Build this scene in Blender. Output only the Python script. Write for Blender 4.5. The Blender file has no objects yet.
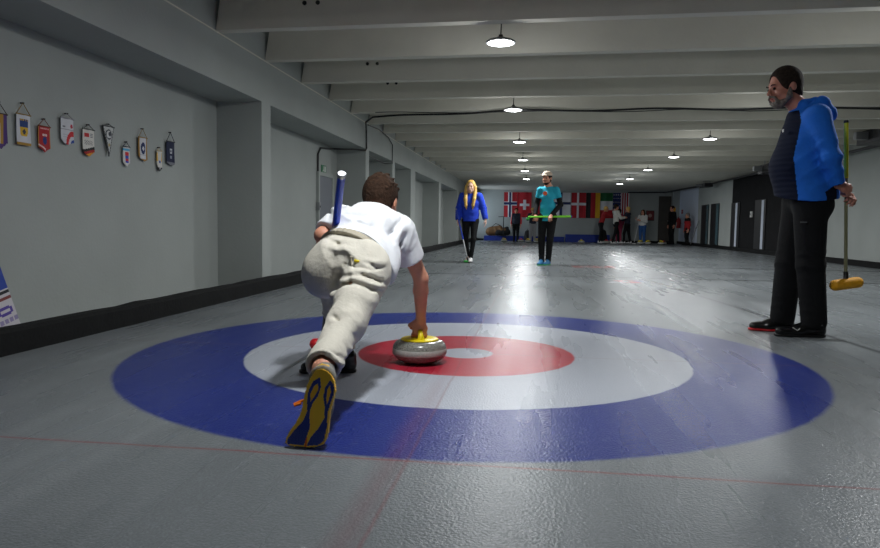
import bpy, math, random
import numpy as np
from mathutils import Vector, Matrix
random.seed(4)
rng = np.random.default_rng(7)
scene = bpy.context.scene
C = scene.collection

# ------------------------------------------------------------------ camera, world, exposure
cam_data = bpy.data.cameras.new('camera')
cam = bpy.data.objects.new('camera', cam_data); C.objects.link(cam)
cam_data.sensor_width = 36.0
cam_data.lens = 695.42 / 880 * 36
cam_data.clip_end = 200
_yaw, _pitch, _roll = 0.134876, 0.070736, 0.0136265
_F = Vector((-math.sin(_yaw)*math.cos(_pitch), math.cos(_yaw)*math.cos(_pitch), -math.sin(_pitch)))
_R = Vector((math.cos(_yaw), math.sin(_yaw), 0)); _U = _R.cross(_F)
_R2 = _R*math.cos(_roll) + _U*math.sin(_roll); _U2 = -_R*math.sin(_roll) + _U*math.cos(_roll)
_M = Matrix((_R2, _U2, -_F)).transposed().to_4x4()
_M.translation = Vector((0.37619, -3.91406, 0.72913))
cam.matrix_world = _M
scene.camera = cam
w = bpy.data.worlds.new('world'); scene.world = w; w.use_nodes = True
w.node_tree.nodes['Background'].inputs[0].default_value = (0.6, 0.7, 0.8, 1)
w.node_tree.nodes['Background'].inputs[1].default_value = 0.02
scene.view_settings.view_transform = 'Standard'
scene.view_settings.look = 'None'
scene.view_settings.gamma = 1.0
scene.view_settings.exposure = 0.0
LAMP_W = 40.0
GLOW_W = 9.5
FILL_PANE_E = 5.5  # strength of the added pane that lights the far end

# ------------------------------------------------------------------ materials
def srgb(r, g, b):
    f = lambda c: (c/255/12.92) if c/255 <= .04045 else ((c/255+.055)/1.055)**2.4
    return (f(r), f(g), f(b), 1)

def mat(name, col, rough=.6, metal=0., var=.0, scale=8., bump=0., bscale=60., emit=None, spec=.5, vcol=False):
    m = bpy.data.materials.new(name); m.use_nodes = True
    nt = m.node_tree; N = nt.nodes; L = nt.links
    p = N['Principled BSDF']
    p.inputs['Base Color'].default_value = col
    p.inputs['Roughness'].default_value = rough
    p.inputs['Metallic'].default_value = metal
    p.inputs['Specular IOR Level'].default_value = spec
    src = None
    if vcol:
        a = N.new('ShaderNodeAttribute'); a.attribute_name = 'paint'
        src = a.outputs['Color']; L.new(src, p.inputs['Base Color'])
    if var or bump:
        tc = N.new('ShaderNodeTexCoord')
    if var:
        n = N.new('ShaderNodeTexNoise'); n.inputs['Scale'].default_value = scale; n.inputs['Detail'].default_value = 5
        L.new(tc.outputs['Object'], n.inputs['Vector'])
        mr = N.new('ShaderNodeMapRange'); mr.inputs[1].default_value = .3; mr.inputs[2].default_value = .7
        mr.inputs[3].default_value = 1-var; mr.inputs[4].default_value = 1+var
        L.new(n.outputs['Fac'], mr.inputs[0])
        mx = N.new('ShaderNodeVectorMath'); mx.operation = 'SCALE'
        if src: L.new(src, mx.inputs[0])
        else: mx.inputs[0].default_value = col[:3]
        L.new(mr.outputs[0], mx.inputs['Scale'])
        L.new(mx.outputs[0], p.inputs['Base Color'])
    if bump:
        n2 = N.new('ShaderNodeTexNoise'); n2.inputs['Scale'].default_value = bscale; n2.inputs['Detail'].default_value = 3
        L.new(tc.outputs['Object'], n2.inputs['Vector'])
        b = N.new('ShaderNodeBump'); b.inputs['Strength'].default_value = bump; b.inputs['Distance'].default_value = .01
        L.new(n2.outputs['Fac'], b.inputs['Height']); L.new(b.outputs['Normal'], p.inputs['Normal'])
    if emit:
        p.inputs['Emission Color'].default_value = emit[0]; p.inputs['Emission Strength'].default_value = emit[1]
    return m

M = {}
M['wall'] = mat('painted_wall', srgb(164, 169, 166), .85, var=.05, scale=1.6, bump=.15, bscale=35)
M['wall_blue'] = mat('painted_wall_cool', srgb(200, 208, 222), .85, var=.03, scale=2)
M['ceil'] = mat('painted_concrete_beam', srgb(212, 209, 196), .85, var=.05, scale=2.3, bump=.15, bscale=30)
M['black_wall'] = mat('black_wall_panel', srgb(24, 24, 26), .9, spec=.2, var=.2, scale=3)
M['foam'] = mat('black_foam', srgb(14, 15, 16), .85, spec=.25, var=.3, scale=12, bump=.3, bscale=40)
M['blue_foam'] = mat('blue_foam', srgb(25, 50, 140), .7, var=.1, scale=6)
M['black'] = mat('black_plastic', srgb(18, 18, 19), .5)
M['lamp_rim'] = mat('lamp_housing', srgb(120, 122, 124), .5, .2)
M['dark_metal'] = mat('dark_metal', srgb(60, 60, 62), .4, .7)
M['grey_metal'] = mat('grey_metal', srgb(150, 152, 155), .35, .8)
M['grey_door'] = mat('grey_door', srgb(120, 124, 132), .6)
M['lilac_door'] = mat('lilac_door', srgb(150, 152, 170), .6)
M['brown_door'] = mat('dark_brown_door', srgb(62, 56, 50), .6, var=.15, scale=4)
M['teal_glass'] = mat('teal_glass', srgb(70, 98, 106), .2)
M['white'] = mat('white_plastic', srgb(225, 225, 222), .5)
M['red'] = mat('red_plastic', srgb(200, 25, 35), .4)
M['red_paint'] = mat('red_sign_paint', srgb(170, 40, 40), .5)
M['green_sign'] = mat('green_sign', srgb(40, 120, 80), .5)
M['yellow'] = mat('yellow_plastic', srgb(240, 215, 10), .35)
M['yellow_pad'] = mat('yellow_brush_fabric', srgb(225, 160, 20), .7, var=.15, scale=30)
M['orange'] = mat('orange_lace', srgb(250, 130, 20), .6)
M['skin'] = mat('skin', srgb(214, 150, 122), .55, var=.08, scale=14)
M['skin_pale'] = mat('skin_pale', srgb(232, 186, 165), .55, var=.05, scale=14)
M['skin_ruddy'] = mat('skin_ruddy', srgb(190, 128, 108), .5, var=.1, scale=14)
M['hair_brown'] = mat('hair_dark_brown', srgb(56, 40, 30), .85, spec=.15, var=.45, scale=60, bump=.8, bscale=90)
M['hair_black'] = mat('hair_black', srgb(46, 38, 33), .85, spec=.15, var=.45, scale=60, bump=.5, bscale=90)
M['hair_blond'] = mat('hair_blond', srgb(225, 180, 90), .5, var=.3, scale=45, bump=.6, bscale=80)
M['hair_grey'] = mat('hair_grey', srgb(130, 125, 120), .6, var=.3, scale=60, bump=.5, bscale=90)
M['beard'] = mat('grey_beard', srgb(112, 104, 96), .8, var=.45, scale=70, bump=.7, bscale=110)
M['eye'] = mat('eye_dark', srgb(25, 18, 15), .2)
M['lips'] = mat('lips', srgb(165, 85, 78), .5)
M['tee_white'] = mat('white_cotton', srgb(236, 238, 242), .85, var=.03, scale=9, bump=.2, bscale=60)
M['khaki'] = mat('stone_cotton_twill', srgb(208, 203, 190), .85, var=.05, scale=12, bump=.25, bscale=70)
M['khaki_dark'] = mat('stone_cotton_waistband', srgb(176, 168, 150), .85, var=.08, scale=30, bump=.3, bscale=90)
M['black_cloth'] = mat('black_cloth', srgb(17, 18, 20), .85, spec=.25, var=.15, scale=10, bump=.2, bscale=60)
M['blue_fleece'] = mat('blue_fleece', srgb(20, 108, 215), .85, var=.08, scale=12, bump=.25, bscale=70)
M['blue_hoodie'] = mat('royal_blue_cotton', srgb(20, 60, 190), .85, var=.1, scale=12, bump=.25, bscale=60)
M['navy_cloth'] = mat('navy_cloth', srgb(28, 36, 56), .7, var=.15, scale=12, bump=.2, bscale=60)
M['teal_cloth'] = mat('teal_cotton', srgb(30, 160, 185), .85, var=.08, scale=12, bump=.2, bscale=60)
M['red_cloth'] = mat('red_cloth', srgb(165, 30, 35), .8, var=.1, scale=12)
M['pink_cloth'] = mat('pink_cloth', srgb(170, 60, 90), .8)
M['grey_cloth'] = mat('grey_cloth', srgb(150, 150, 152), .8)
M['pale_cloth'] = mat('pale_grey_cloth', srgb(205, 203, 195), .8)
M['denim'] = mat('blue_denim', srgb(45, 90, 150), .85, var=.15, scale=20)
M['shoe_black'] = mat('black_leather', srgb(16, 16, 18), .22)
M['shoe_white'] = mat('white_shoe', srgb(215, 215, 215), .5)
M['shoe_blue'] = mat('blue_shoe', srgb(50, 120, 170), .5)
M['shoe_grey'] = mat('grey_mesh_shoe', srgb(120, 118, 112), .7, var=.2, scale=60)
M['shoe_yellow'] = mat('yellow_rubber', srgb(205, 160, 35), .5)
M['broom_blue'] = mat('blue_grip', srgb(20, 60, 180), .4)
M['broom_green'] = mat('green_pole', srgb(130, 220, 50), .35)
M['broom_yellow'] = mat('yellow_grip', srgb(215, 210, 40), .5)
M['pole_white'] = mat('white_pole', srgb(210, 212, 214), .3)
M['green_pad'] = mat('green_pad', srgb(40, 170, 60), .6)
M['logo_orange'] = mat('orange_print', srgb(235, 90, 40), .7)
M['bag_brown'] = mat('brown_bag', srgb(110, 78, 45), .8, var=.3, scale=10)
M['bag_black'] = mat('black_bag', srgb(24, 23, 24), .8)
M['paint'] = mat('printed_cloth', (1, 1, 1, 1), .75, vcol=True)
M['paint_gloss'] = mat('printed_rubber', (1, 1, 1, 1), .5, vcol=True)
M['lamp_glow'] = mat('lamp_diffuser', (1, 1, 1, 1), .5, emit=((.93, .97, 1, 1), 9))

def granite():
    m = bpy.data.materials.new('speckled_granite'); m.use_nodes = True
    nt = m.node_tree; N = nt.nodes; L = nt.links; p = N['Principled BSDF']
    tc = N.new('ShaderNodeTexCoord'); v = N.new('ShaderNodeTexNoise')
    v.inputs['Scale'].default_value = 170; v.inputs['Detail'].default_value = 4; v.inputs['Roughness'].default_value = .8
    L.new(tc.outputs['Object'], v.inputs['Vector'])
    r = N.new('ShaderNodeValToRGB'); r.color_ramp.elements[0].position = .35; r.color_ramp.elements[1].position = .65
    r.color_ramp.elements[0].color = srgb(60, 62, 58); r.color_ramp.elements[1].color = srgb(170, 170, 160)
    L.new(v.outputs['Fac'], r.inputs[0]); L.new(r.outputs[0], p.inputs['Base Color'])
    p.inputs['Roughness'].default_value = .22
    return m
M['granite'] = granite()
M['granite_band'] = mat('rough_granite_band', srgb(172, 172, 166), .8, var=.25, scale=200)

# ------------------------------------------------------------------ mesh helpers
class MB:
    def __init__(s): s.v = []; s.f = []; s.m = []
    def add(s, vs, fs, mi=0):
        o = len(s.v); s.v += [tuple(v) for v in vs]; s.f += [tuple(i+o for i in f) for f in fs]; s.m += [mi]*len(fs)
        return s
    def box(s, x0, x1, y0, y1, z0, z1, mi=0):
        return s.add([(x0,y0,z0),(x1,y0,z0),(x1,y1,z0),(x0,y1,z0),(x0,y0,z1),(x1,y0,z1),(x1,y1,z1),(x0,y1,z1)],
              [(0,3,2,1),(4,5,6,7),(0,1,5,4),(1,2,6,5),(2,3,7,6),(3,0,4,7)], mi)
    def tube(s, pts, r, n=12, mi=0, cap=True):
        pts = [Vector(p) for p in pts]; rs = r if isinstance(r, (list, tuple)) else [r]*len(pts)
        vs = []; u = None
        for i, p in enumerate(pts):
            t = (pts[min(i+1, len(pts)-1)] - pts[max(i-1, 0)]).normalized()
            if u is None:
                u = t.cross(Vector((0,0,1)) if abs(t.z) < .9 else Vector((1,0,0))).normalized()
            else:
                u = (u - t*u.dot(t)).normalized()
            b = t.cross(u)
            for k in range(n):
                a = 2*math.pi*k/n; vs.append(p + (u*math.cos(a) + b*math.sin(a))*rs[i])
        fs = []
        for i in range(len(pts)-1):
            for k in range(n):
                fs.append((i*n+k, i*n+(k+1)%n, (i+1)*n+(k+1)%n, (i+1)*n+k))
        if cap:
            fs.append(tuple(range(n-1, -1, -1))); fs.append(tuple((len(pts)-1)*n+k for k in range(n)))
        return s.add(vs, fs, mi)
    def lathe(s, prof, n=40, mi=0, c=(0,0,0)):
        vs = []; fs = []
        for r, z in prof:
            for k in range(n):
                a = 2*math.pi*k/n; vs.append((c[0]+r*math.cos(a), c[1]+r*math.sin(a), c[2]+z))
        for i in range(len(prof)-1):
            for k in range(n):
                fs.append((i*n+k, i*n+(k+1)%n, (i+1)*n+(k+1)%n, (i+1)*n+k))
        if prof[0][0] > 1e-4: fs.append(tuple(range(n-1, -1, -1)))
        if prof[-1][0] > 1e-4: fs.append(tuple((len(prof)-1)*n+k for k in range(n)))
        return s.add(vs, fs, mi)
    def build(s, name, m, parent=None, smooth=False, mtx=None, bevel=0):
        me = bpy.data.meshes.new(name)
        vs = s.v if mtx is None else [tuple(mtx @ Vector(v)) for v in s.v]
        me.from_pydata(vs, [], s.f); me.update()
        for mm in (m if isinstance(m, (list, tuple)) else [m]): me.materials.append(mm)
        me.polygons.foreach_set('material_index', s.m)
        if smooth:
            me.polygons.foreach_set('use_smooth', [True]*len(s.f))
            if hasattr(me, 'set_sharp_from_angle'): me.set_sharp_from_angle(angle=math.radians(40))
        o = bpy.data.objects.new(name, me); C.objects.link(o)
        if parent: o.parent = parent
        if bevel:
            b = o.modifiers.new('bevel', 'BEVEL'); b.width = bevel; b.segments = 2; b.limit_method = 'ANGLE'
        return o

def tag(o, label=None, cat=None, group=None, kind=None):
    if label: o['label'] = label
    if cat: o['category'] = cat
    if group: o['group'] = group
    if kind: o['kind'] = kind
    return o
def thing(name, label, cat, loc=(0,0,0), rz=0, group=None):
    o = bpy.data.objects.new(name, None); C.objects.link(o)
    o.empty_display_size = .1
    o.location = loc; o.rotation_euler = (0, 0, rz)
    return tag(o, label, cat, group)
def struct(name, mb, m, **k):
    return tag(mb.build(name, m, **k), kind='structure')
def copy_tree(o, parent=None):
    c = o.copy(); C.objects.link(c); c.parent = parent
    for ch in list(o.children): copy_tree(ch, c)
    return c

def inpoly(x, y, poly):
    ins = False; n = len(poly); j = n-1
    for i in range(n):
        xi, yi = poly[i]; xj, yj = poly[j]
        if (yi > y) != (yj > y) and x < (xj-xi)*(y-yi)/(yj-yi)+xi: ins = not ins
        j = i
    return ins

def painted(name, w_, h_, nx, ny, fn, thick, m, parent=None, mtx=None, wave=None):
    """a thin cloth or board w_ x h_ in local x,z facing -y; fn(u, v) -> sRGB triple or None where there is no cloth (v from the top)"""
    vs = []; idx = {}; fs = []; cols = []
    def vid(i, j, back):
        k = (i, j, back)
        if k not in idx:
            x = (i/nx-.5)*w_; z = -(j/ny)*h_
            y = (thick if back else 0) + (wave(i/nx, j/ny) if wave else 0)
            idx[k] = len(vs); vs.append((x, y, z))
        return idx[k]
    cell = {}
    for i in range(nx):
        for j in range(ny):
            c = fn((i+.5)/nx, (j+.5)/ny)
            if c is not None: cell[(i, j)] = srgb(*c)
    for (i, j), c in cell.items():
        fs.append((vid(i,j+1,0), vid(i+1,j+1,0), vid(i+1,j,0), vid(i,j,0))); cols.append(c)
        fs.append((vid(i,j,1), vid(i+1,j,1), vid(i+1,j+1,1), vid(i,j+1,1))); cols.append(c)
        for (di, dj, a, b) in ((-1,0,(i,j),(i,j+1)), (1,0,(i+1,j+1),(i+1,j)), (0,-1,(i+1,j),(i,j)), (0,1,(i,j+1),(i+1,j+1))):
            if (i+di, j+dj) not in cell:
                fs.append((vid(*a,0), vid(*a,1), vid(*b,1), vid(*b,0))); cols.append(c)
    me = bpy.data.meshes.new(name)
    if mtx is not None: vs = [tuple(mtx @ Vector(v)) for v in vs]
    me.from_pydata(vs, [], fs); me.update(); me.materials.append(m)
    at = me.color_attributes.new('paint', 'FLOAT_COLOR', 'CORNER')
    buf = []
    for f, c in zip(fs, cols): buf += list(c)*len(f)
    at.data.foreach_set('color', buf)
    o = bpy.data.objects.new(name, me); C.objects.link(o)
    if parent: o.parent = parent
    return o

# ------------------------------------------------------------------ setting
XL, XR, YB, YF, ZB, ZC = -2.5, 7.0, 30.0, -8.0, 2.44, 2.95
def ice():
    m = bpy.data.materials.new('curling_ice'); m.use_nodes = True
    nt = m.node_tree; N = nt.nodes; L = nt.links; p = N['Principled BSDF']
    def put(x, s):
        if isinstance(x, (int, float)): s.default_value = x
        else: L.new(x, s)
    def mt(op, a, b=None, c=None, clamp=False):
        n = N.new('ShaderNodeMath'); n.operation = op; n.use_clamp = clamp
        put(a, n.inputs[0])
        if b is not None: put(b, n.inputs[1])
        if c is not None: put(c, n.inputs[2])
        return n.outputs[0]
    def mix(f, a, b):
        n = N.new('ShaderNodeMix'); n.data_type = 'RGBA'; put(f, n.inputs[0])
        for x, s in ((a, n.inputs[6]), (b, n.inputs[7])):
            if isinstance(x, tuple): s.default_value = x
            else: L.new(x, s)
        return n.outputs[2]
    tc = N.new('ShaderNodeTexCoord'); sx = N.new('ShaderNodeSeparateXYZ'); L.new(tc.outputs['Object'], sx.inputs[0])
    X, Y = sx.outputs[0], sx.outputs[1]
    def noise(sc, det=4, stretch=None):
        n = N.new('ShaderNodeTexNoise'); n.inputs['Scale'].default_value = sc; n.inputs['Detail'].default_value = det
        if stretch:
            mp = N.new('ShaderNodeMapping'); mp.inputs['Scale'].default_value = stretch
            L.new(tc.outputs['Object'], mp.inputs[0]); L.new(mp.outputs[0], n.inputs['Vector'])
        else: L.new(tc.outputs['Object'], n.inputs['Vector'])
        return n.outputs['Fac']
    r = mt('SQRT', mt('ADD', mt('MULTIPLY', X, X), mt('MULTIPLY', Y, Y)))
    r = mt('ADD', r, mt('MULTIPLY', mt('SUBTRACT', noise(9), .5), .012))
    def step(v, e, soft=.006): # 1 where v < e
        return mt('DIVIDE', mt('SUBTRACT', e+soft, v), 2*soft, clamp=True)
    def band(v, c, hw, soft=.004):
        return step(mt('ABSOLUTE', mt('SUBTRACT', v, c)), hw, soft)
    big = noise(1.1, 6)
    col = mix(mt('MULTIPLY', mt('SUBTRACT', big, .25), 1.8, clamp=True), srgb(*ICE_A), srgb(*ICE_B))
    streak = noise(1.0, 5, (5, .5, 1))
    col = mix(mt('MULTIPLY', mt('SUBTRACT', streak, .52), 1.6, clamp=True), col, srgb(*ICE_C))
    # faint dark scuffs far down the sheet
    fine = noise(60, 3)
    col = mix(mt('MULTIPLY', mt('SUBTRACT', fine, .45), .5, clamp=True), col, srgb(*ICE_C))
    grain = noise(150, 3)
    col = mix(step(r, 1.83, .012), col, srgb(*BLUE_R))
    col = mix(step(r, 1.22), col, srgb(*WHITE_R))
    col = mix(step(r, .61), col, srgb(*RED_R))
    col = mix(step(r, .155), col, srgb(*WHITE_R))
    # frosty wear that dulls the paint in flecks
    wear = mt('MULTIPLY', mt('SUBTRACT', noise(26, 8), .60), 2.5, clamp=True)
    col = mix(mt('MULTIPLY', wear, .35), col, srgb(176, 182, 194))
    gr = mt('MULTIPLY', mt('SUBTRACT', grain, .5), 1.6)
    col = mix(mt('MULTIPLY', gr, .22, clamp=True), col, srgb(205, 210, 218))
    col = mix(mt('MULTIPLY', mt('MULTIPLY', gr, -1.0), .45, clamp=True), col, srgb(40, 46, 56))
    # lines under the ice
    wob = mt('MULTIPLY', mt('SUBTRACT', noise(2.2), .5), .03)
    Xw = mt('ADD', X, wob); Yw = mt('ADD', Y, wob)
    notbut = mt('SUBTRACT', 1.0, step(r, .155))
    near = mt('GREATER_THAN', Y, -6.0)
    nearend = step(Y, 6.4)
    col = mix(mt('MULTIPLY', mt('MULTIPLY', band(Xw, 0, .004, .005), notbut), .45), col, srgb(120, 60, 66))
    col = mix(mt('MULTIPLY', mt('MULTIPLY', band(Xw, -.045, .02, .04), step(Y, -.6, .3)), .28), col, srgb(122, 50, 62))
    col = mix(mt('MULTIPLY', band(Yw, 0, .005), mt('MULTIPLY', notbut, .5)), col, srgb(120, 96, 98))
    col = mix(mt('MULTIPLY', band(Yw, -1.845, .006), .7), col, srgb(128, 62, 66))
    col = mix(mt('MULTIPLY', band(Yw, 6.4, .06, .03), .9), col, srgb(22, 25, 28))
    col = mix(mt('MULTIPLY', band(Yw, 9.45, .09, .05), .9), col, srgb(22, 25, 28))
    col = mix(mt('MULTIPLY', band(Yw, 20.3, .1, .08), .5), col, srgb(60, 62, 66))
    Xd = mt('ADD', Xw, mt('MULTIPLY', Y, .09))
    col = mix(mt('MULTIPLY', mt('MULTIPLY', band(Xd, 2.5, .02, .02), mt('MULTIPLY', step(Y, 6.3), mt('GREATER_THAN', Y, -.4))), .85), col, srgb(34, 38, 44))
    # faint pale and red prints frozen in down the sheet
    for (cx, cy, hx, hy, cc, f) in ((1.45, 9.0, .38, .28, (200, 70, 74), .8), (1.45, 9.0, .25, .12, (225, 225, 225), .8),
                                    (1.62, 5.65, .16, .22, (190, 50, 60), .7), (1.45, 5.5, .10, .12, (225, 228, 234), .8), (1.8, 5.75, .08, .14, (60, 80, 150), .6)):
        mk = mt('MULTIPLY', band(X, cx, hx, .03), band(Y, cy, hy, .05))
        mk = mt('MULTIPLY', mk, mt('GREATER_THAN', noise(9), .48))
        col = mix(mt('MULTIPLY', mk, f), col, srgb(*cc))
    L.new(col, p.inputs['Base Color'])
    ro = mt('ADD', ICE_ROUGH, mt('MULTIPLY', mt('SUBTRACT', streak, .5), .25), clamp=True)
    L.new(ro, p.inputs['Roughness'])
    p.inputs['IOR'].default_value = 1.22
    p.inputs['Specular IOR Level'].default_value = .45
    b = N.new('ShaderNodeBump'); b.inputs['Strength'].default_value = ICE_BUMP; b.inputs['Distance'].default_value = .004
    L.new(mt('ADD', mt('MULTIPLY', noise(105, 2), 1.0), mt('MULTIPLY', noise(14, 3), .5)), b.inputs['Height']); L.new(b.outputs['Normal'], p.inputs['Normal'])
    return m
ICE_A, ICE_B, ICE_C = (106, 111, 114), (124, 129, 132), (150, 154, 157)
BLUE_R, WHITE_R, RED_R = (28, 44, 120), (168, 173, 183), (170, 28, 50)
ICE_ROUGH, ICE_BUMP = .285, .55
M['ice'] = ice()
struct('floor', MB().box(XL-.6, XR+.3, YF, YB+.3, -.1, 0), M['ice'])
struct('ceiling', MB().box(XL-.6, XR+.3, YF, 18.6, ZC, ZC+.1).box(XL-.6, XR+.3, 18.6, YB+.3, ZB+.02, ZB+.1).box(XL, XR, 18.5, 18.6, ZB+.02, ZC), M['ceil'])

# left wall: recessed bays between piers, header above
piers = [(3.17, 3.42), (7.71, 7.95), (9.95, 10.2), (12.04, 12.64), (16.79, 17.28), (21.68, 22.4), (26.4, 26.9)]
b = MB().box(XL-.6, -3.0, YF, YB+.3, 0, ZC)
b.box(-3.0, XL, YF, YB, 1.995, ZC)
for y0, y1 in piers: b.box(-3.0, XL, y0, y1, 0, 1.995)
b.box(-3.0, XL, YF, -2.5, 0, 1.995)
struct('wall_left', b, M['wall'])
b = MB().box(-2.503, XL+.006, YF, 18.5, 2.425, 2.437)
struct('trim_1', b, M['ceil'])
b = MB()
b.box(XR, XR+.3, YF, 15.3, 0, ZC).box(XR, XR+.3, 21.0, 26.0, 0, ZC)
struct('wall_right', b, M['wall'])
struct('wall_right_far', MB().box(XR, XR+.3, 26.0, YB+.3, 0, ZC), M['wall_blue'])
struct('wall_right_black', MB().box(XR, XR+.3, 15.3, 21.0, 0, ZC), M['black_wall'])
struct('wall_back', MB().box(XL-.6, XR+.3, YB, YB+.3, 0, ZC), M['wall'])
struct('wall_rear', MB().box(XL-.6, XR+.3, YF-.2, YF, 0, ZC), M['wall'])
struct('trim_2', MB().box(6.72, 7.0, YB-.25, YB, 0, ZB+.02), M['wall'])
# beams
k = -8
while 2.03 + 1.15*k < 18.4:
    y = 2.03 + 1.15*k
    mb = MB()
    t = .11
    a_, c_ = .09, -.22   # the beams run slightly askew to the hall
    mb.add([(XL,y+a_,ZB),(XR,y+c_,ZB),(XR,y+c_+t,ZB),(XL,y+a_+t,ZB),(XL+.10,y+a_-.04,ZC),(XR,y+c_-.04,ZC),(XR,y+c_+t+.04,ZC),(XL+.10,y+a_+t+.04,ZC)],
           [(0,3,2,1),(4,5,6,7),(0,1,5,4),(1,2,6,5),(2,3,7,6),(3,0,4,7)])
    bo = struct('ceiling_beam', mb, M['ceil'])
    if k in (0, 2, 3):
        for dx in (-1.66, -1.54):
            h = MB(); yy = y + .06 - .04*(2.64-ZB)/(ZC-ZB)
            h.tube([(dx, yy+.01, 2.64), (dx, yy-.004, 2.64)], .02, 10)
            h.build('fixing_hole', M['black'], bo)
    k += 1
# bumpers along the ice edge
def rough_box(x0, x1, y0, y1, z0, z1, n=90, amp=.006, seed=1):
    r = random.Random(seed); mb = MB(); vs = []; fs = []
    for i in range(n+1):
        y = y0 + (y1-y0)*i/n; a = r.uniform(-amp, amp); c = r.uniform(-amp, amp)*.5
        vs += [(x0, y, z0), (x1+c, y, z0), (x1+c, y, z1-.02+a), (x1-.02+c, y, z1+a), (x0, y, z1+a)]
        if i:
            o = (i-1)*5
            for q in range(5): fs.append((o+q, o+(q+1)%5, o+5+(q+1)%5, o+5+q))
    fs.append((0,1,2,3,4)); fs.append(tuple(n*5+q for q in (4,3,2,1,0)))
    return mb.add(vs, fs)
struct('baseboard_left', rough_box(XL, XL+.1, YF+.01, 29.9, 0, .14, 160), M['foam'])
struct('baseboard_right', MB().box(XR-.08, XR, YF+.01, YB-.26, 0, .12), M['foam'])
struct('baseboard_back', MB().box(3.9, 6.7, YB-.08, YB, 0, .1), M['foam'])
struct('baseboard_back_left', MB().box(XL, -2.1, YB-.08, YB, 0, .1), M['foam'])
for n, (x0, x1, z1, lab) in enumerate(((-2.05, .1, .24, 'blue foam bumper mat along the back wall behind the bags'), (.12, 1.75, .24, 'blue foam bumper mat along the back wall behind the teal-shirted player'), (1.8, 3.85, .36, 'taller blue foam bumper mat left of the huddled players'))):
    r = thing('bumper_mat', lab, 'bumper mat', ((x0+x1)/2, 29.6, 0))
    hw = (x1-x0)/2
    MB().box(-hw, hw, -.14, .2, 0, z1).build('foam_block', M['blue_foam'], r, bevel=.02)

# doors
def rdoor(n, y0, y1, yg0, yg1, zt, glass=M['teal_glass'], frame=M['black']):
    o = struct('door_%d' % n, MB().box(6.975, 7.0, y0, y1, .12, zt), frame)
    MB().box(6.965, 6.975, yg0, yg1, .14, zt-.02).build('door_glass', glass, o)
rdoor(1, 24.15, 25.3, 24.18, 24.42, 1.65)
rdoor(2, 22.6, 23.8, 22.63, 22.95, 1.65)
rdoor(3, 20.0, 20.99, 20.25, 20.45, 1.6, M['wall_blue'])
rdoor(4, 17.4, 18.4, 17.55, 17.75, 1.6, M['wall_blue'])
o = struct('door_5', MB().box(6.1, 6.66, YB-.06, YB, .02, 2.2), M['brown_door'])
MB().tube([(6.58, YB-.06, 1.05), (6.58, YB-.12, 1.05), (6.50, YB-.12, 1.05)], .015, 8).build('door_handle', M['grey_metal'], o)
o = struct('door_6', MB().box(-3.0, -2.97, 6.62, 7.3, .0, 1.47), M['grey_door'])
MB().box(-3.0, -2.955, 6.56, 6.62, 0, 1.53).box(-3.0, -2.955, 7.3, 7.36, 0, 1.53).box(-3.0, -2.955, 6.62, 7.3, 1.47, 1.53).build('door_frame', M['wall'], o)
o = struct('door_7', MB().box(-3.0, -2.97, 17.8, 20.4, .3, 1.9), M['lilac_door'])
o = struct('door_8', MB().box(-3.0, -2.97, 23.2, 25.2, .0, 1.9), M['black_wall'])

# invented window in the last left bay; its glowing pane brightens the far end
o = struct('added_window_1', MB().box(-3.0, -2.95, 27.0, 27.07, .85, 1.95).box(-3.0, -2.95, 29.55, 29.62, .85, 1.95).box(-3.0, -2.95, 27.0, 29.62, .85, .92).box(-3.0, -2.95, 27.0, 29.62, 1.88, 1.95).box(-3.0, -2.95, 28.28, 28.34, .92, 1.88), M['white'])
MB().box(-2.995, -2.985, 27.07, 29.55, .92, 1.88).build('added_glow_pane', mat('fill_glow_pane', (.8,.9,1,1), .3, emit=((.72,.85,1,1), FILL_PANE_E)), o)

# ------------------------------------------------------------------ lamps
def make_lamp(label, loc):
    r = thing('ceiling_lamp', label, 'lamp', loc, 0, 'round pendant lamps under the ceiling beams')
    MB().lathe([(.0,.048),(.035,.048),(.045,.036),(.075,.032),(.11,.022),(.128,.010),(.13,-.002),(.118,-.004),(.112,.004)], 36).build('housing', M['lamp_rim'], r, smooth=True)
    MB().lathe([(0,.004),(.111,.004),(.111,-.004),(.1,-.008),(0,-.012)][::-1], 36).build('diffuser', M['lamp_glow'], r, smooth=True)
    MB().lathe([(.018,.046),(.018,.07),(.0,.072)], 20).build('driver_box', M['dark_metal'], r, smooth=True)
    MB().tube([(0,0,.068),(.004,.0,.2),(.016,0,.33),(.012,0,ZC-loc[2]-.01 if loc[1] < 18.5 else ZB+.02-loc[2])], .006, 6).build('cord', M['dark_metal'], r)
    ld = bpy.data.lights.new('lamp_light', 'AREA'); ld.shape = 'DISK'; ld.size = .2; ld.energy = LAMP_W; ld.color = (.965, .99, 1.0)
    lo = bpy.data.objects.new('lamp_light', ld); C.objects.link(lo); lo.parent = r; lo.location = (0, 0, -.02)
    gd = bpy.data.lights.new('lamp_glow', 'POINT'); gd.shadow_soft_size = .05; gd.energy = GLOW_W; gd.color = (.965, .99, 1.0)
    go = bpy.data.objects.new('lamp_glow', gd); C.objects.link(go); go.parent = r; go.location = (0, 0, -.065)
    return r
ord_ = ['nearest', 'second nearest', 'third nearest', 'fourth nearest', 'fifth nearest', 'farthest']
for n, y in enumerate((2.30, 5.85, 9.55, 13.2, 16.6, 20.1)):
    make_lamp('%s of the round pendant lamps in the left row' % ord_[n], (.04, y, 2.32))
for n, y in enumerate((5.57, 9.17, 12.45, 16.1, 19.85, 22.6)):
    lab = '%s of the round pendant lamps in the right row' % ord_[n]
    if n == 0: lab = 'round pendant lamp showing beside the bearded man\'s chin'
    make_lamp(lab, (3.43 if n else 3.43, y, 2.32))
LAMP_W_REAR = LAMP_W
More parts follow.
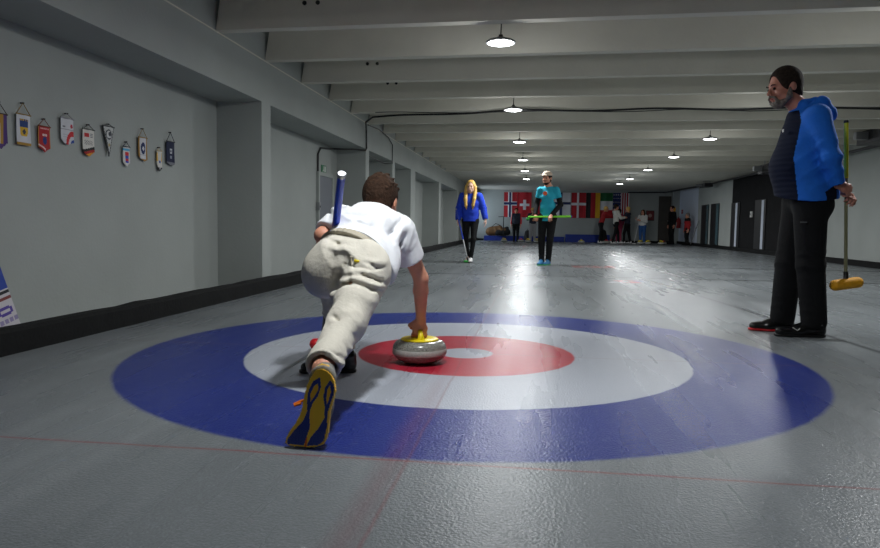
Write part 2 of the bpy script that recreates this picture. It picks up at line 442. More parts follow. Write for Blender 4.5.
for x, y in ((.04, -1.3), (3.43, 2.0)):
    make_lamp('round pendant lamp overhead outside the view near the camera', (x, y, 2.32))

# ------------------------------------------------------------------ implicit-surface sculpting (figures, shoes, bags)
def V(*a): return np.array(a[0] if len(a) == 1 else a, dtype=float)
def unit(v): v = V(v); return v/max(np.linalg.norm(v), 1e-9)
class Clay:
    def __init__(s): s.ops = []
    def cone(s, a, b, ra, rb=None, k=.02, side=None, flat=1.0, flat2=None):
        s.ops.append(('cone', V(a), V(b), ra, ra if rb is None else rb, k, None if side is None else unit(side), flat, flat if flat2 is None else flat2)); return s
    def chain(s, pts, rs, k=.02, side=None, flat=1.0):
        for i in range(len(pts)-1): s.cone(pts[i], pts[i+1], rs[i], rs[i+1], k, side, flat)
        return s
    def ell(s, c, r, k=.02, ax=None, sub=False):
        s.ops.append(('ell', V(c), V(r), k, None if ax is None else np.array([unit(q) for q in ax]), sub)); return s
    def clip(s, c, n, R):
        s.ops.append(('clip', V(c), unit(n), R)); return s
    def fold(s, c, R, amp, d, freq, ph=0., wob=None):
        s.ops.append(('fold', V(c), R, amp, unit(d), freq, ph, wob)); return s
    def crease(s, pts, n, w_, amp):
        for i in range(len(pts)-1): s.ops.append(('crease', V(pts[i]), V(pts[i+1]), unit(n), w_, amp, i == 0, i == len(pts)-2))
        return s
    def carve(s, a, b, r, k=.01):
        s.ops.append(('carve', V(a), V(b), r, k)); return s
    def mesh(s, res):
        los = []; his = []
        for o in s.ops:
            if o[0] == 'cone':
                R = max(o[3]*max(1, o[7]), o[4]*max(1, o[8]))+.01
                los.append(np.minimum(o[1], o[2])-R); his.append(np.maximum(o[1], o[2])+R)
            elif o[0] == 'ell' and not o[5]:
                R = o[2].max(); los.append(o[1]-R); his.append(o[1]+R)
        lo = np.min(los, 0)-4*res; hi = np.max(his, 0)+4*res
        n = np.ceil((hi-lo)/res).astype(int)+1
        D = np.full(n, .3, dtype=np.float32)
        gx = [lo[i]+np.arange(n[i])*res for i in range(3)]
        def window(a, b):
            i0 = np.clip(np.floor((a-lo)/res).astype(int), 0, n-1); i1 = np.clip(np.ceil((b-lo)/res).astype(int)+1, 1, n)
            sl = tuple(slice(i0[i], i1[i]) for i in range(3))
            P = np.stack(np.meshgrid(*[gx[i][sl[i]] for i in range(3)], indexing='ij'), -1).astype(np.float32)
            return sl, P
        for o in s.ops:
            if o[0] == 'cone':
                _, a, b, ra, rb, k, sd, fl, fl2 = o
                R = max(ra*max(1, fl), rb*max(1, fl2))+k+3*res
                sl, P = window(np.minimum(a, b)-R, np.maximum(a, b)+R)
                ba = b-a; L2 = max(ba@ba, 1e-9); pa = P-a.astype(np.float32)
                t = np.clip((pa@ba)/L2, 0, 1); q = pa - t[..., None]*ba
                d2 = (q*q).sum(-1)
                if sd is not None:
                    sc = q@sd; f = fl+(fl2-fl)*t
                    d2 = np.maximum(d2-sc*sc+(sc/f)**2, 0)
                d = np.sqrt(d2)-(ra+(rb-ra)*t)
            elif o[0] == 'ell':
                _, c, r, k, ax, sub = o
                R = r.max()+k+3*res
                sl, P = window(c-R, c+R)
                q = P-c.astype(np.float32)
                if ax is not None: q = q@ax.T
                d = (np.sqrt(((q/r)**2).sum(-1))-1)*r.min()
                if sub:
                    e = D[sl]; h = np.clip(.5-.5*(e+d)/k, 0, 1); D[sl] = e*(1-h)+(-d)*h+k*h*(1-h); continue
            elif o[0] == 'carve':
                _, a, b, r, k = o
                R = r+k+3*res
                sl, P = window(np.minimum(a, b)-R, np.maximum(a, b)+R)
                ba = b-a; pa = P-a; t = np.clip((pa@ba)/(ba@ba), 0, 1); q = pa-t[..., None]*ba
                d = np.sqrt((q*q).sum(-1))-r
                e = D[sl]; h = np.clip(.5-.5*(e+d)/k, 0, 1); D[sl] = e*(1-h)+(-d)*h+k*h*(1-h); continue
            elif o[0] == 'clip':
                _, c, nn, R = o
                sl, P = window(c-R-2*res, c+R+2*res)
                q = P-c; D[sl] = np.maximum(D[sl], np.minimum(q@nn, R-np.sqrt((q*q).sum(-1)))); continue
            elif o[0] == 'crease':
                _, a, b, nn, w_, amp, first, last = o
                L = np.linalg.norm(b-a); dd = (b-a)/L; nn = unit(nn-dd*(nn@dd)); pv = np.cross(dd, nn)
                R = .085
                sl, P = window(np.minimum(a, b)-R, np.maximum(a, b)+R)
                q = P-a; u = q@dd; t0 = np.clip(u, 0, L)
                du = u-t0; f = np.exp(-((q@pv)**2+du**2)/w_**2)
                taper = np.ones_like(u)
                if first: taper = taper*np.clip(.15+u/(.6*L), 0, 1)
                if last: taper = taper*np.clip(.15+(L-u)/(.6*L), 0, 1)
                taper = np.where(du != 0, taper*.0 if False else taper, taper)
                D[sl] -= (amp*f*taper*np.clip(1-(np.abs(q@nn)/R)**4, 0, 1)).astype(np.float32); continue
            elif o[0] == 'fold':
                _, c, R, amp, dd, fr, ph, wob = o
                sl, P = window(c-R, c+R)
                q = P-c; w = np.clip(1-(q*q).sum(-1)/R**2, 0, 1)**1.5
                wv = unit(np.cross(dd, [.3, .5, .81])) if wob is None else unit(wob)
                arg = fr*(q@dd)+1.6*np.sin(fr*.33*(q@wv)+ph)+ph
                D[sl] += (amp*w*(2*np.abs(np.sin(arg/2))**.8-1)*(.6+.4*np.sin(fr*.21*(q@np.cross(dd, wv))+2*ph))).astype(np.float32); continue
            e = D[sl]
            h = np.clip(.5+.5*(e-d)/k, 0, 1)
            D[sl] = e*(1-h)+d*h-k*h*(1-h)
        for ax in range(3):
            ix = [slice(None)]*3; ix[ax] = 0; D[tuple(ix)] = .3; ix[ax] = -1; D[tuple(ix)] = .3
        return nets(D, lo, res)

def nets(D, lo, res):
    ins = D < 0; n = np.array(D.shape)-1
    cnt = np.zeros(n, np.int8)
    offs = [(i, j, k) for i in (0, 1) for j in (0, 1) for k in (0, 1)]
    for o in offs: cnt += ins[o[0]:o[0]+n[0], o[1]:o[1]+n[1], o[2]:o[2]+n[2]]
    cells = np.argwhere((cnt > 0) & (cnt < 8))
    pos = np.zeros((len(cells), 3)); num = np.zeros(len(cells))
    for ai in range(3):
        for o in offs:
            if o[ai]: continue
            o2 = list(o); o2[ai] = 1
            A = cells+o; B = cells+o2
            da = D[A[:, 0], A[:, 1], A[:, 2]]; db = D[B[:, 0], B[:, 1], B[:, 2]]
            m = (da < 0) != (db < 0)
            t = np.where(m, da/np.where(m, da-db, 1), 0)
            p = np.tile(np.array(o, float), (len(cells), 1)); p[:, ai] += t
            pos[m] += p[m]; num[m] += 1
    pos = (cells+pos/num[:, None])*res+lo
    vid = np.full(n, -1, np.int32); vid[cells[:, 0], cells[:, 1], cells[:, 2]] = np.arange(len(cells))
    quads = []
    for ai in range(3):
        b, c = (ai+1) % 3, (ai+2) % 3
        s0 = [slice(None)]*3; s1 = [slice(None)]*3; s0[ai] = slice(0, -1); s1[ai] = slice(1, None)
        x = ins[tuple(s0)] != ins[tuple(s1)]
        e = np.argwhere(x)
        e = e[(e[:, b] > 0) & (e[:, c] > 0) & (e[:, b] < n[b]) & (e[:, c] < n[c])]
        fl = ins[e[:, 0], e[:, 1], e[:, 2]]
        def g(db, dc):
            q = e.copy(); q[:, b] += db; q[:, c] += dc; return vid[q[:, 0], q[:, 1], q[:, 2]]
        Q = np.stack([g(-1, -1), g(0, -1), g(0, 0), g(-1, 0)], 1)
        Q[~fl] = Q[~fl][:, ::-1]; quads.append(Q)
    Q = np.concatenate(quads)
    return pos, Q[(Q >= 0).all(1)]

def sculpt(name, clay, res, m, parent=None, matfn=None, smooth=1):
    pos, Q = clay.mesh(res)
    for _ in range(smooth):   # one light smoothing pass over the quads
        acc = np.zeros_like(pos); nn = np.zeros(len(pos))
        for i in range(4):
            for j in (1, 3):
                np.add.at(acc, Q[:, i], pos[Q[:, (i+j) % 4]]); np.add.at(nn, Q[:, i], 1)
        pos = pos*.55+.45*acc/np.maximum(nn, 1)[:, None]
    me = bpy.data.meshes.new(name)
    me.vertices.add(len(pos)); me.vertices.foreach_set('co', pos.astype(np.float32).ravel())
    me.loops.add(Q.size); me.loops.foreach_set('vertex_index', Q.astype(np.int32).ravel())
    me.polygons.add(len(Q)); me.polygons.foreach_set('loop_start', np.arange(0, Q.size, 4, dtype=np.int32))
    me.polygons.foreach_set('use_smooth', np.ones(len(Q), bool))
    for mm in (m if isinstance(m, (list, tuple)) else [m]): me.materials.append(mm)
    if matfn is not None:
        me.polygons.foreach_set('material_index', matfn(pos[Q].mean(1)).astype(np.int32))
    me.update(calc_edges=True); me.validate()
    o = bpy.data.objects.new(name, me); C.objects.link(o)
    if parent: o.parent = parent
    return o

# ------------------------------------------------------------------ figures
def joints(H=1.75, **kw):
    s = H/1.75
    J = dict(head=(0, .01, 1.635), neck=(0, -.02, 1.47), chest=(0, 0, 1.28), waist=(0, .0, 1.08), pelvis=(0, 0, .94),
             shL=(-.175, -.01, 1.42), shR=(.175, -.01, 1.42), elL=(-.23, -.03, 1.13), elR=(.23, -.03, 1.13), wrL=(-.25, .03, .88), wrR=(.25, .03, .88),
             hipL=(-.09, 0, .9), hipR=(.09, 0, .9), knL=(-.10, .02, .49), knR=(.10, .02, .49), anL=(-.11, -.02, .09), anR=(.11, -.02, .09),
             toeL=(-.13, .16, .03), toeR=(.13, .16, .03))
    J = {k: V(v)*s for k, v in J.items()}
    J.update({k: V(v) for k, v in kw.items()})
    J['hs'] = kw.get('hs', s**.5)
    for k, d in (('hf', (0, 1, 0)), ('hu', (0, 0, 1))): J[k] = unit(kw.get(k, d))
    return J

def hand(cl, w_, d, n, side, s=1.0, curl=(.35, .5, .4), thumb=.5, k=.006, fr=1.0):
    """w_ wrist, d hand direction, n direction the palm faces, side = direction towards the thumb"""
    d = unit(d); n = unit(V(n)-d*(V(n)@d)); t = unit(V(side)-d*(V(side)@d)-n*(V(side)@n)); w_ = V(w_)
    cl.cone(w_+d*.005*s, w_+d*.045*s, .017*s, .019*s, .012, t, 1.35, 1.75)
    cl.cone(w_+d*.045*s, w_+d*.082*s, .0165*s, .0135*s, .012, t, 1.9, 2.6)
    for i, L in enumerate((.93, 1.0, .94, .76)):
        p = w_+d*(.085-.004*abs(i-1.2))*s+t*(1.5-i)*.0195*s
        a = 0.; segs = (.043*L, .027*L, .021*L); r = (.0092, .0084, .0076, .0066)
        sp = t*(1.5-i)*.06
        for j in range(3):
            a += curl[j]*(1+.06*(i-1))
            q = p+(unit(d*math.cos(a)+n*math.sin(a)+sp*max(0, 1-a)))*segs[j]*s
            cl.cone(p, q, r[j]*s*fr, r[j+1]*s*fr, k); p = q
    p = w_+d*.022*s+t*.024*s
    q = p+unit(d*.62+t*.62+n*(.2+.5*thumb))*.040*s
    cl.cone(p, q, .014*s, .0105*s, .008)
    q2 = q+unit(d*.75+t*(.45-.9*thumb)+n*(.25+.7*thumb))*.030*s
    cl.cone(q, q2, .0102*s, .0088*s, k)
    q3 = q2+unit(d*.7+t*(.3-1.1*thumb)+n*(.2+.9*thumb))*.022*s
    cl.cone(q2, q3, .0088*s, .0072*s, k)

def head_clay(cl, J, ears=True):
    h = J['head']; f = J['hf']; u = unit(J['hu']-f*(J['hu']@f)); r = np.cross(f, u); s = J['hs']
    J['_f'], J['_u'], J['_r'] = f, u, r
    ax = [r, f, u]
    P = lambda x, y, z: h+(r*x+f*y+u*z)*s
    J['_P'] = P
    cl.ell(P(0, -.014, .025), V(.075, .096, .095)*s, .02, ax)
    cl.ell(P(0, .028, -.028), V(.060, .062, .086)*s, .025, ax)
    cl.ell(P(0, .052, -.092), V(.032, .032, .026)*s, .025, ax)
    cl.cone(P(-.045, .03, -.07), P(.045, .03, -.07), .026*s, k=.02)
    cl.ell(P(0, .080, .018), V(.044, .012, .011)*s, .015, ax)
    for q in (-1, 1):
        cl.ell(P(q*.030, .098, -.004), V(.016, .013, .010)*s, .010, ax, True)
        cl.ell(P(q*.042, .065, -.036), V(.018, .018, .016)*s, .02, ax)
        if ears:
            cl.ell(P(q*.079, -.012, -.010), V(.009, .019, .031)*s, .008, ax)
    cl.cone(P(0, .090, .004), P(0, .112, -.030), .007*s, .0115*s, .010)
    for q in (-1, 1): cl.ell(P(q*.012, .102, -.034), V(.008, .009, .007)*s, .006, ax)
    cl.ell(P(0, .090, -.060), V(.023, .010, .0055)*s, .006, ax)
    cl.ell(P(0, .089, -.072), V(.019, .010, .0065)*s, .006, ax)
    cl.cone(J['neck'], P(0, -.025, -.06), .058*s, .052*s, .03)

def face_bits(J, root, hairm, brow=True, eyes=True, mouth=True):
    P = J['_P']; s = J['hs']
    if eyes:
        for q in (-1, 1):
            mb = MB(); c = P(q*.030, .0865, -.004)
            mb.lathe([(r_*s, z_*s) for r_, z_ in ((0, -.0095), (.0067, -.0067), (.0095, 0), (.0067, .0067), (0, .0095))], 12, 0, tuple(c))
            mb.build('eye', M['eye'], root, smooth=True)
    if brow:
        for q in (-1, 1):
            MB().tube([P(q*.014, .099, .016), P(q*.03, .0985, .021), P(q*.046, .087, .017)], [.003*s, .0045*s, .003*s], 6).build('eyebrow', hairm, root, smooth=True)
    if mouth:
        MB().tube([P(-.024, .088, -.066), P(-.01, .0985, -.0655), P(.01, .0985, -.0655), P(.024, .088, -.066)], [.002*s, .0035*s, .0035*s, .002*s], 6).build('lips', M['lips'], root, smooth=True)

def short_hair(J, thick=.013, low=0., front=0.):
    P = J['_P']; s = J['hs']; ax = [J['_r'], J['_f'], J['_u']]
    c = Clay()
    c.ell(P(0, -.018, .030), V(.075+thick, .094+thick, .093+thick)*s, .01, ax)
    c.ell(P(0, -.060, -.045), V(.058, .036+thick, .055)*s, .02, ax)
    c.ell(P(0, .105, -.035+front), V(.068, .095, .125)*s, .012, ax, True)
    for q in (-1, 1): c.ell(P(q*.09, .0, -.035), V(.028, .03, .05)*s, .01, ax, True)
    c.ell(P(0, -.03, -.15+low), V(.12, .12, .06)*s, .012, ax, True)
    return c

def body_clay(J, fat=1.0, hands=None, legs=True, armr=1.0, foot=True):
    c = Clay(); X = unit(J['shR']-J['shL']); HX = unit(J['hipR']-J['hipL'])
    head_clay(c, J)
    k = .03
    c.cone(J['shL'], J['shR'], .045*fat, k=k)
    c.cone(J['neck'], J['chest'], .06*fat, .085*fat, k, X, 1.3, 1.45)
    c.cone(J['chest'], J['waist'], .085*fat, .075*fat, k, X, 1.45, 1.4)
    c.cone(J['waist'], J['pelvis'], .075*fat, .085*fat, k, X, 1.4, 1.4)
    c.cone(J['hipL'], J['hipR'], .075*fat, k=k)
    for q in 'LR':
        c.cone(J['sh'+q], J['el'+q], .046*armr, .038*armr, .02)
        m_ = J['el'+q]*.7+J['wr'+q]*.3
        c.cone(J['el'+q], m_, .037*armr, .038*armr, .012); c.cone(m_, J['wr'+q], .038*armr, .025*armr, .012, None)
        if legs:
            c.cone(J['hip'+q], J['kn'+q], .072*fat, .048*fat, .02); c.cone(J['kn'+q], J['an'+q], .048*fat, .034, .02)
            if foot: c.cone(J['an'+q]-V(0, 0, .03), J['toe'+q]+V(0,0,.005), .027, .02, .02)
    if hands:
        for q, hd in hands.items():
            hand(c, J['wr'+q], **hd)
    return c

def shoe(an, toe, root, m_, sole=None, s=1.0, res=.008, name='shoe', floor=0.):
    an = V(an); toe = V(toe); d = unit([toe[0]-an[0], toe[1]-an[1], 0]); t = np.cross(d, [0, 0, 1])
    heel = V(an[0], an[1], floor+.035*s)-d*.035*s; tip = V(toe[0], toe[1], floor+.028*s)+d*.03*s
    mid = heel*.45+tip*.55
    c = Clay()
    c.cone(heel+V(0, 0, .008), mid, .034*s, .036*s, .02, t, 1.0, 1.15); c.cone(mid, tip, .036*s, .026*s, .02, t, 1.2, 1.35)
    c.cone(V(an[0], an[1], floor+.085*s), mid+V(0, 0, .012), .040*s, .032*s, .02)
    c.cone(heel, heel+V(0, 0, .05*s), .034*s, .036*s, .015)
    c.clip(mid-V(0, 0, mid[2]-floor-.012), (0, 0, -1), .4)
    o = sculpt(name, c, res, m_, root)
    so = Clay(); z = floor+.012
    so.cone(V(heel[0], heel[1], z), V(mid[0], mid[1], z), .037*s, .040*s, .01, t, 1.0, 1.08); so.cone(V(mid[0], mid[1], z), V(tip[0], tip[1], z), .040*s, .033*s, .01, t, 1.1, 1.1)
    so.clip(V(mid[0], mid[1], floor+.018), (0, 0, 1), .5); so.clip(V(mid[0], mid[1], floor+.001), (0, 0, -1), .5)
    sculpt('sole', so, min(res, .006), sole or M['black'], o, smooth=0)
    return o

def top_clay(J, fat=1.0, sleeve=1.0, hem=None, armr=1.0, folds=.006, belly=0., deep=1.0, cuff=True):
    X = unit(J['shR']-J['shL']); c = Clay(); k = .035
    up = unit(J['neck']-J['pelvis'])
    hem = J['pelvis'] if hem is None else V(hem)
    c.cone(J['shL']+X*.01, J['shR']-X*.01, .062*fat, k=k)
    c.cone(J['neck']-up*.045, J['chest'], .075*fat, .105*fat*deep, k, X, 1.35, 1.45)
    c.cone(J['chest'], J['waist'], .105*fat*deep, .10*fat*deep+belly, k, X, 1.45, 1.42)
    c.cone(J['waist'], hem-up*.05, .10*fat*deep+belly, .108*fat*deep, k, X, 1.42, 1.42)
    for q in 'LR':
        a, e, w_ = J['sh'+q], J['el'+q], J['wr'+q]
        if sleeve <= .6:
            en = a*(1-sleeve*1.0)+e*sleeve
            c.cone(a, e*(sleeve+.1)+a*(.9-sleeve), .064*fat*armr, .060*fat*armr, .025)
            c.clip(en, unit(e-a), .12)
        else:
            c.cone(a, e, .064*fat*armr, .053*fat*armr, .025); c.cone(e, w_, .053*fat*armr, .042*fat*armr, .02)
            en = w_
            c.clip(w_-unit(w_-e)*.01, unit(w_-e), .07)
            if folds: c.fold(e, .16, folds*.8, unit(w_-a), 110, 1.0)
    if folds:
        c.fold(J['waist'], .3, folds, unit(up+.4*X), 60, .3)
        c.fold(J['chest'], .26, folds*.7, unit(up-.5*X), 45, 1.9)
    c.clip(hem, -up, .34)
    return c

def leg_clay(J, fat=1.0, loose=1.0, folds=.006, end=.06, top=None):
    HX = unit(J['hipR']-J['hipL']); c = Clay(); k = .03
    top = (J['pelvis']*.6+J['waist']*.4) if top is None else V(top)
    c.cone(J['hipL'], J['hipR'], .100*fat, k=k)
    c.cone(J['pelvis'], top, .098*fat, .095*fat, k, HX, 1.45, 1.45)
    for q in 'LR':
        h, kn, a = J['hip'+q], J['kn'+q], J['an'+q]
        c.cone(h, kn, .098*fat, .066*loose*fat, .025); c.cone(kn, a+unit(kn-a)*.0, .064*loose*fat, .052*loose*fat, .02)
        c.clip(a+unit(kn-a)*(end-.05), unit(a-kn), .09)
        if folds:
            c.fold(kn, .17, folds, unit(h-a), 75, .6 if q == 'L' else 2.1)
            c.fold(a+unit(kn-a)*.1, .14, folds*1.2, unit(h-a), 100, 1.4)
    return c

# ------------------------------------------------------------------ curling stones and brooms
def make_stone(label, loc, rz=0, group='curling stones at the far end of the rink', red=False, grip=True):
    r = thing('curling_stone', label, 'curling stone', loc, rz, group)
    MB().lathe([(0,.004),(.055,.0),(.063,.0),(.085,.006),(.112,.016),(.131,.031),(.141,.048)], 64).build('granite_base', M['granite'], r, smooth=True)
    MB().lathe([(.141,.048),(.1435,.053),(.1435,.076),(.141,.081)], 64).build('striking_band', M['granite_band'], r, smooth=True)
    MB().lathe([(.141,.081),(.138,.096),(.127,.111),(.108,.120),(.094,.122),(0,.122)], 64).build('granite_top', M['granite'], r, smooth=True)
    hm = M['red'] if red else M['yellow']
    MB().lathe([(.0,.120),(.098,.120),(.100,.126),(.094,.131),(.06,.133),(0,.134)], 48).build('handle_cap', hm, r, smooth=True)
    mb = MB(); mb.tube([(0,-.058,.128),(0,-.060,.145),(0,-.052,.160),(0,-.035,.168),(0,.0,.171),(0,.045,.173),(0,.075,.172)], [.022,.0155,.013,.013,.0135,.014,.010], 16)
    mb.build('handle_grip', hm, r, smooth=True)
    return r
stone0 = make_stone('yellow-handled granite curling stone under the crouching player\'s hand', (-.216, -.315, 0), math.radians(15), None)

def make_broom(label, p_head, p_top, col_pole, col_grip, padm, grip=.35, pad_dir=(1,0,0), pad=(.20,.065,.035), cap=None, r=.0135, group=None, pad_shape='oval'):
    """p_head: where the pole meets the brush head, p_top: upper end of the pole"""
    h = V(p_head); t = V(p_top); d = unit(t-h); L = np.linalg.norm(t-h)
    root = thing('curling_broom', label, 'broom', tuple(h), 0, group)
    MB().tube([(0,0,0), tuple(d*(L*(1-grip)))], r*.88, 14).build('pole', col_pole, root, smooth=True)
    MB().tube([tuple(d*L*(1-grip)), tuple(d*(L-.012))], r*1.12, 14).build('grip', col_grip, root, smooth=True)
    MB().tube([tuple(d*(L-.014)), tuple(d*L), tuple(d*(L+.004))], [r*1.3, r*1.3, r*1.05], 14).build('end_cap', cap or M['grey_metal'], root, smooth=True)
    px = unit(pad_dir); pz = V(0,0,1) if abs(px[2]) < .5 else V(1,0,0); py = unit(np.cross(pz, px)); pz = np.cross(px, py)
    c = Clay(); ctr = -pz*.035
    c.cone(ctr-px*(pad[0]/2-pad[1]/2), ctr+px*(pad[0]/2-pad[1]/2), pad[2]/2, k=.01, side=py, flat=pad[1]/pad[2])
    sculpt('brush_pad', c, .005, padm, root)
    MB().tube([tuple(ctr+pz*pad[2]*.3), tuple(ctr*.3), tuple(d*.05)], [.02, .017, .0145], 12).build('socket', M['black'], root, smooth=True)
    return root

# ------------------------------------------------------------------ the crouching player delivering the stone
TROUSER_FOLDS = [
  ([(0.040,-0.140,0.582),(-0.009,-0.140,0.511),(-0.040,-0.140,0.438)], (-0.27,0.96,-0.07), 0.016, -0.014),
  ([(-0.020,-0.160,0.462),(0.056,-0.160,0.482),(0.148,-0.160,0.457),(0.200,-0.160,0.446)], (-0.23,0.97,-0.09), 0.012, -0.012),
  ([(-0.026,-0.150,0.484),(0.064,-0.150,0.499),(0.145,-0.150,0.470),(0.196,-0.150,0.462)], (-0.23,0.97,-0.09), 0.012, 0.009),
  ([(-0.000,-0.140,0.501),(0.102,-0.140,0.514),(0.189,-0.140,0.478)], (-0.24,0.97,-0.07), 0.01, -0.009),
  ([(0.002,-0.130,0.521),(0.079,-0.130,0.531),(0.171,-0.130,0.510)], (-0.25,0.97,-0.07), 0.01, 0.007),
  ([(0.102,-0.100,0.567),(0.144,-0.100,0.542),(0.179,-0.100,0.545)], (-0.22,0.97,-0.06), 0.008, -0.008),
  ([(0.081,-0.100,0.581),(0.133,-0.100,0.567),(0.174,-0.100,0.573)], (-0.23,0.97,-0.05), 0.01, 0.006),
  ([(0.004,-0.120,0.561),(0.056,-0.120,0.544),(0.123,-0.120,0.538),(0.138,-0.120,0.573)], (-0.23,0.97,-0.06), 0.004, -0.006),
  ([(-0.096,-0.050,0.663),(-0.037,-0.050,0.639),(0.021,-0.050,0.638)], (-0.28,0.96,-0.03), 0.01, -0.009),
  ([(-0.111,-0.070,0.638),(-0.031,-0.070,0.614),(0.063,-0.070,0.621)], (-0.28,0.96,-0.04), 0.012, 0.006),
  ([(-0.071,-0.060,0.654),(-0.087,-0.060,0.617)], (-0.29,0.96,-0.04), 0.008, -0.006),
  ([(-0.004,-0.130,0.606),(-0.035,-0.130,0.570),(-0.071,-0.130,0.499)], (-0.28,0.96,-0.05), 0.016, -0.005),
  ([(-0.016,-0.190,0.416),(0.034,-0.190,0.432),(0.115,-0.190,0.419),(0.185,-0.190,0.402)], (-0.24,0.97,-0.11), 0.014, 0.006),
  ([(0.016,-0.350,0.375),(0.060,-0.350,0.331),(0.103,-0.350,0.293)], (-0.27,0.95,-0.14), 0.01, -0.012),
  ([(0.018,-0.370,0.359),(0.056,-0.370,0.306),(0.115,-0.370,0.278)], (-0.27,0.95,-0.15), 0.01, 0.011),
  ([(0.017,-0.400,0.337),(0.046,-0.400,0.273),(0.074,-0.400,0.228)], (-0.28,0.95,-0.17), 0.01, -0.011),
  ([(0.019,-0.430,0.318),(0.038,-0.430,0.260),(0.060,-0.430,0.210)], (-0.28,0.94,-0.17), 0.009, 0.008),
  ([(0.051,-0.320,0.393),(0.109,-0.320,0.329),(0.148,-0.320,0.302)], (-0.25,0.96,-0.14), 0.014, 0.006),
  ([(0.116,-0.400,0.303),(0.154,-0.400,0.277),(0.161,-0.400,0.250)], (-0.24,0.96,-0.17), 0.01, -0.008),
  ([(0.070,-0.450,0.291),(0.116,-0.450,0.257),(0.162,-0.450,0.241)], (-0.26,0.95,-0.18), 0.01, 0.007),
  ([(0.049,-0.650,0.246),(0.095,-0.650,0.240),(0.158,-0.650,0.215)], (-0.29,0.94,-0.20), 0.008, -0.01),
  ([(0.049,-0.630,0.258),(0.096,-0.630,0.254),(0.156,-0.630,0.230)], (-0.28,0.94,-0.19), 0.008, 0.009),
  ([(0.043,-0.590,0.271),(0.097,-0.590,0.263),(0.151,-0.590,0.238)], (-0.28,0.94,-0.18), 0.008, -0.009),
  ([(0.128,-0.670,0.221),(0.151,-0.670,0.199),(0.157,-0.670,0.187)], (-0.27,0.94,-0.22), 0.007, -0.007),
  ([(0.145,-0.590,0.264),(0.171,-0.590,0.239),(0.178,-0.590,0.216)], (-0.25,0.95,-0.19), 0.008, 0.008),
]
SHIRT_FOLDS = [
  ([(-0.138,0.270,0.789),(-0.064,0.270,0.812),(-0.004,0.270,0.804)], (-0.26,0.97,0.02), 0.01, -0.007),
  ([(-0.144,0.230,0.765),(-0.054,0.230,0.786),(0.039,0.230,0.774)], (-0.26,0.97,0.02), 0.012, 0.005),
  ([(0.075,0.250,0.626),(0.134,0.250,0.691),(0.180,0.250,0.756)], (-0.20,0.98,-0.01), 0.012, -0.009),
  ([(0.104,0.270,0.593),(0.157,0.270,0.665),(0.202,0.270,0.731)], (-0.20,0.98,-0.02), 0.012, 0.008),
  ([(0.121,0.290,0.533),(0.167,0.290,0.633),(0.206,0.290,0.705)], (-0.19,0.98,-0.03), 0.01, -0.009),
  ([(0.038,0.130,0.710),(0.102,0.130,0.661),(0.141,0.130,0.568)], (-0.22,0.98,-0.02), 0.012, 0.006),
  ([(-0.032,0.150,0.738),(0.059,0.150,0.716),(0.123,0.150,0.654)], (-0.23,0.97,-0.00), 0.012, -0.006),
  ([(0.145,0.270,0.489),(0.178,0.270,0.562),(0.197,0.270,0.627)], (-0.19,0.98,-0.05), 0.01, -0.008),
  ([(0.134,0.230,0.459),(0.149,0.230,0.524),(0.172,0.230,0.589)], (-0.20,0.98,-0.06), 0.01, 0.007),
  ([(0.190,0.410,0.745),(0.218,0.410,0.678),(0.240,0.410,0.597)], (-0.17,0.99,-0.01), 0.01, 0.006),
  ([(-0.206,0.270,0.798),(-0.170,0.270,0.776),(-0.183,0.270,0.750)], (-0.29,0.96,0.01), 0.008, -0.007),
  ([(-0.186,0.270,0.811),(-0.152,0.270,0.798),(-0.145,0.270,0.766)], (-0.28,0.96,0.02), 0.008, 0.006),
  ([(-0.071,0.150,0.752),(0.007,0.150,0.747),(0.085,0.150,0.704)], (-0.25,0.97,0.01), 0.01, 0.005),
]

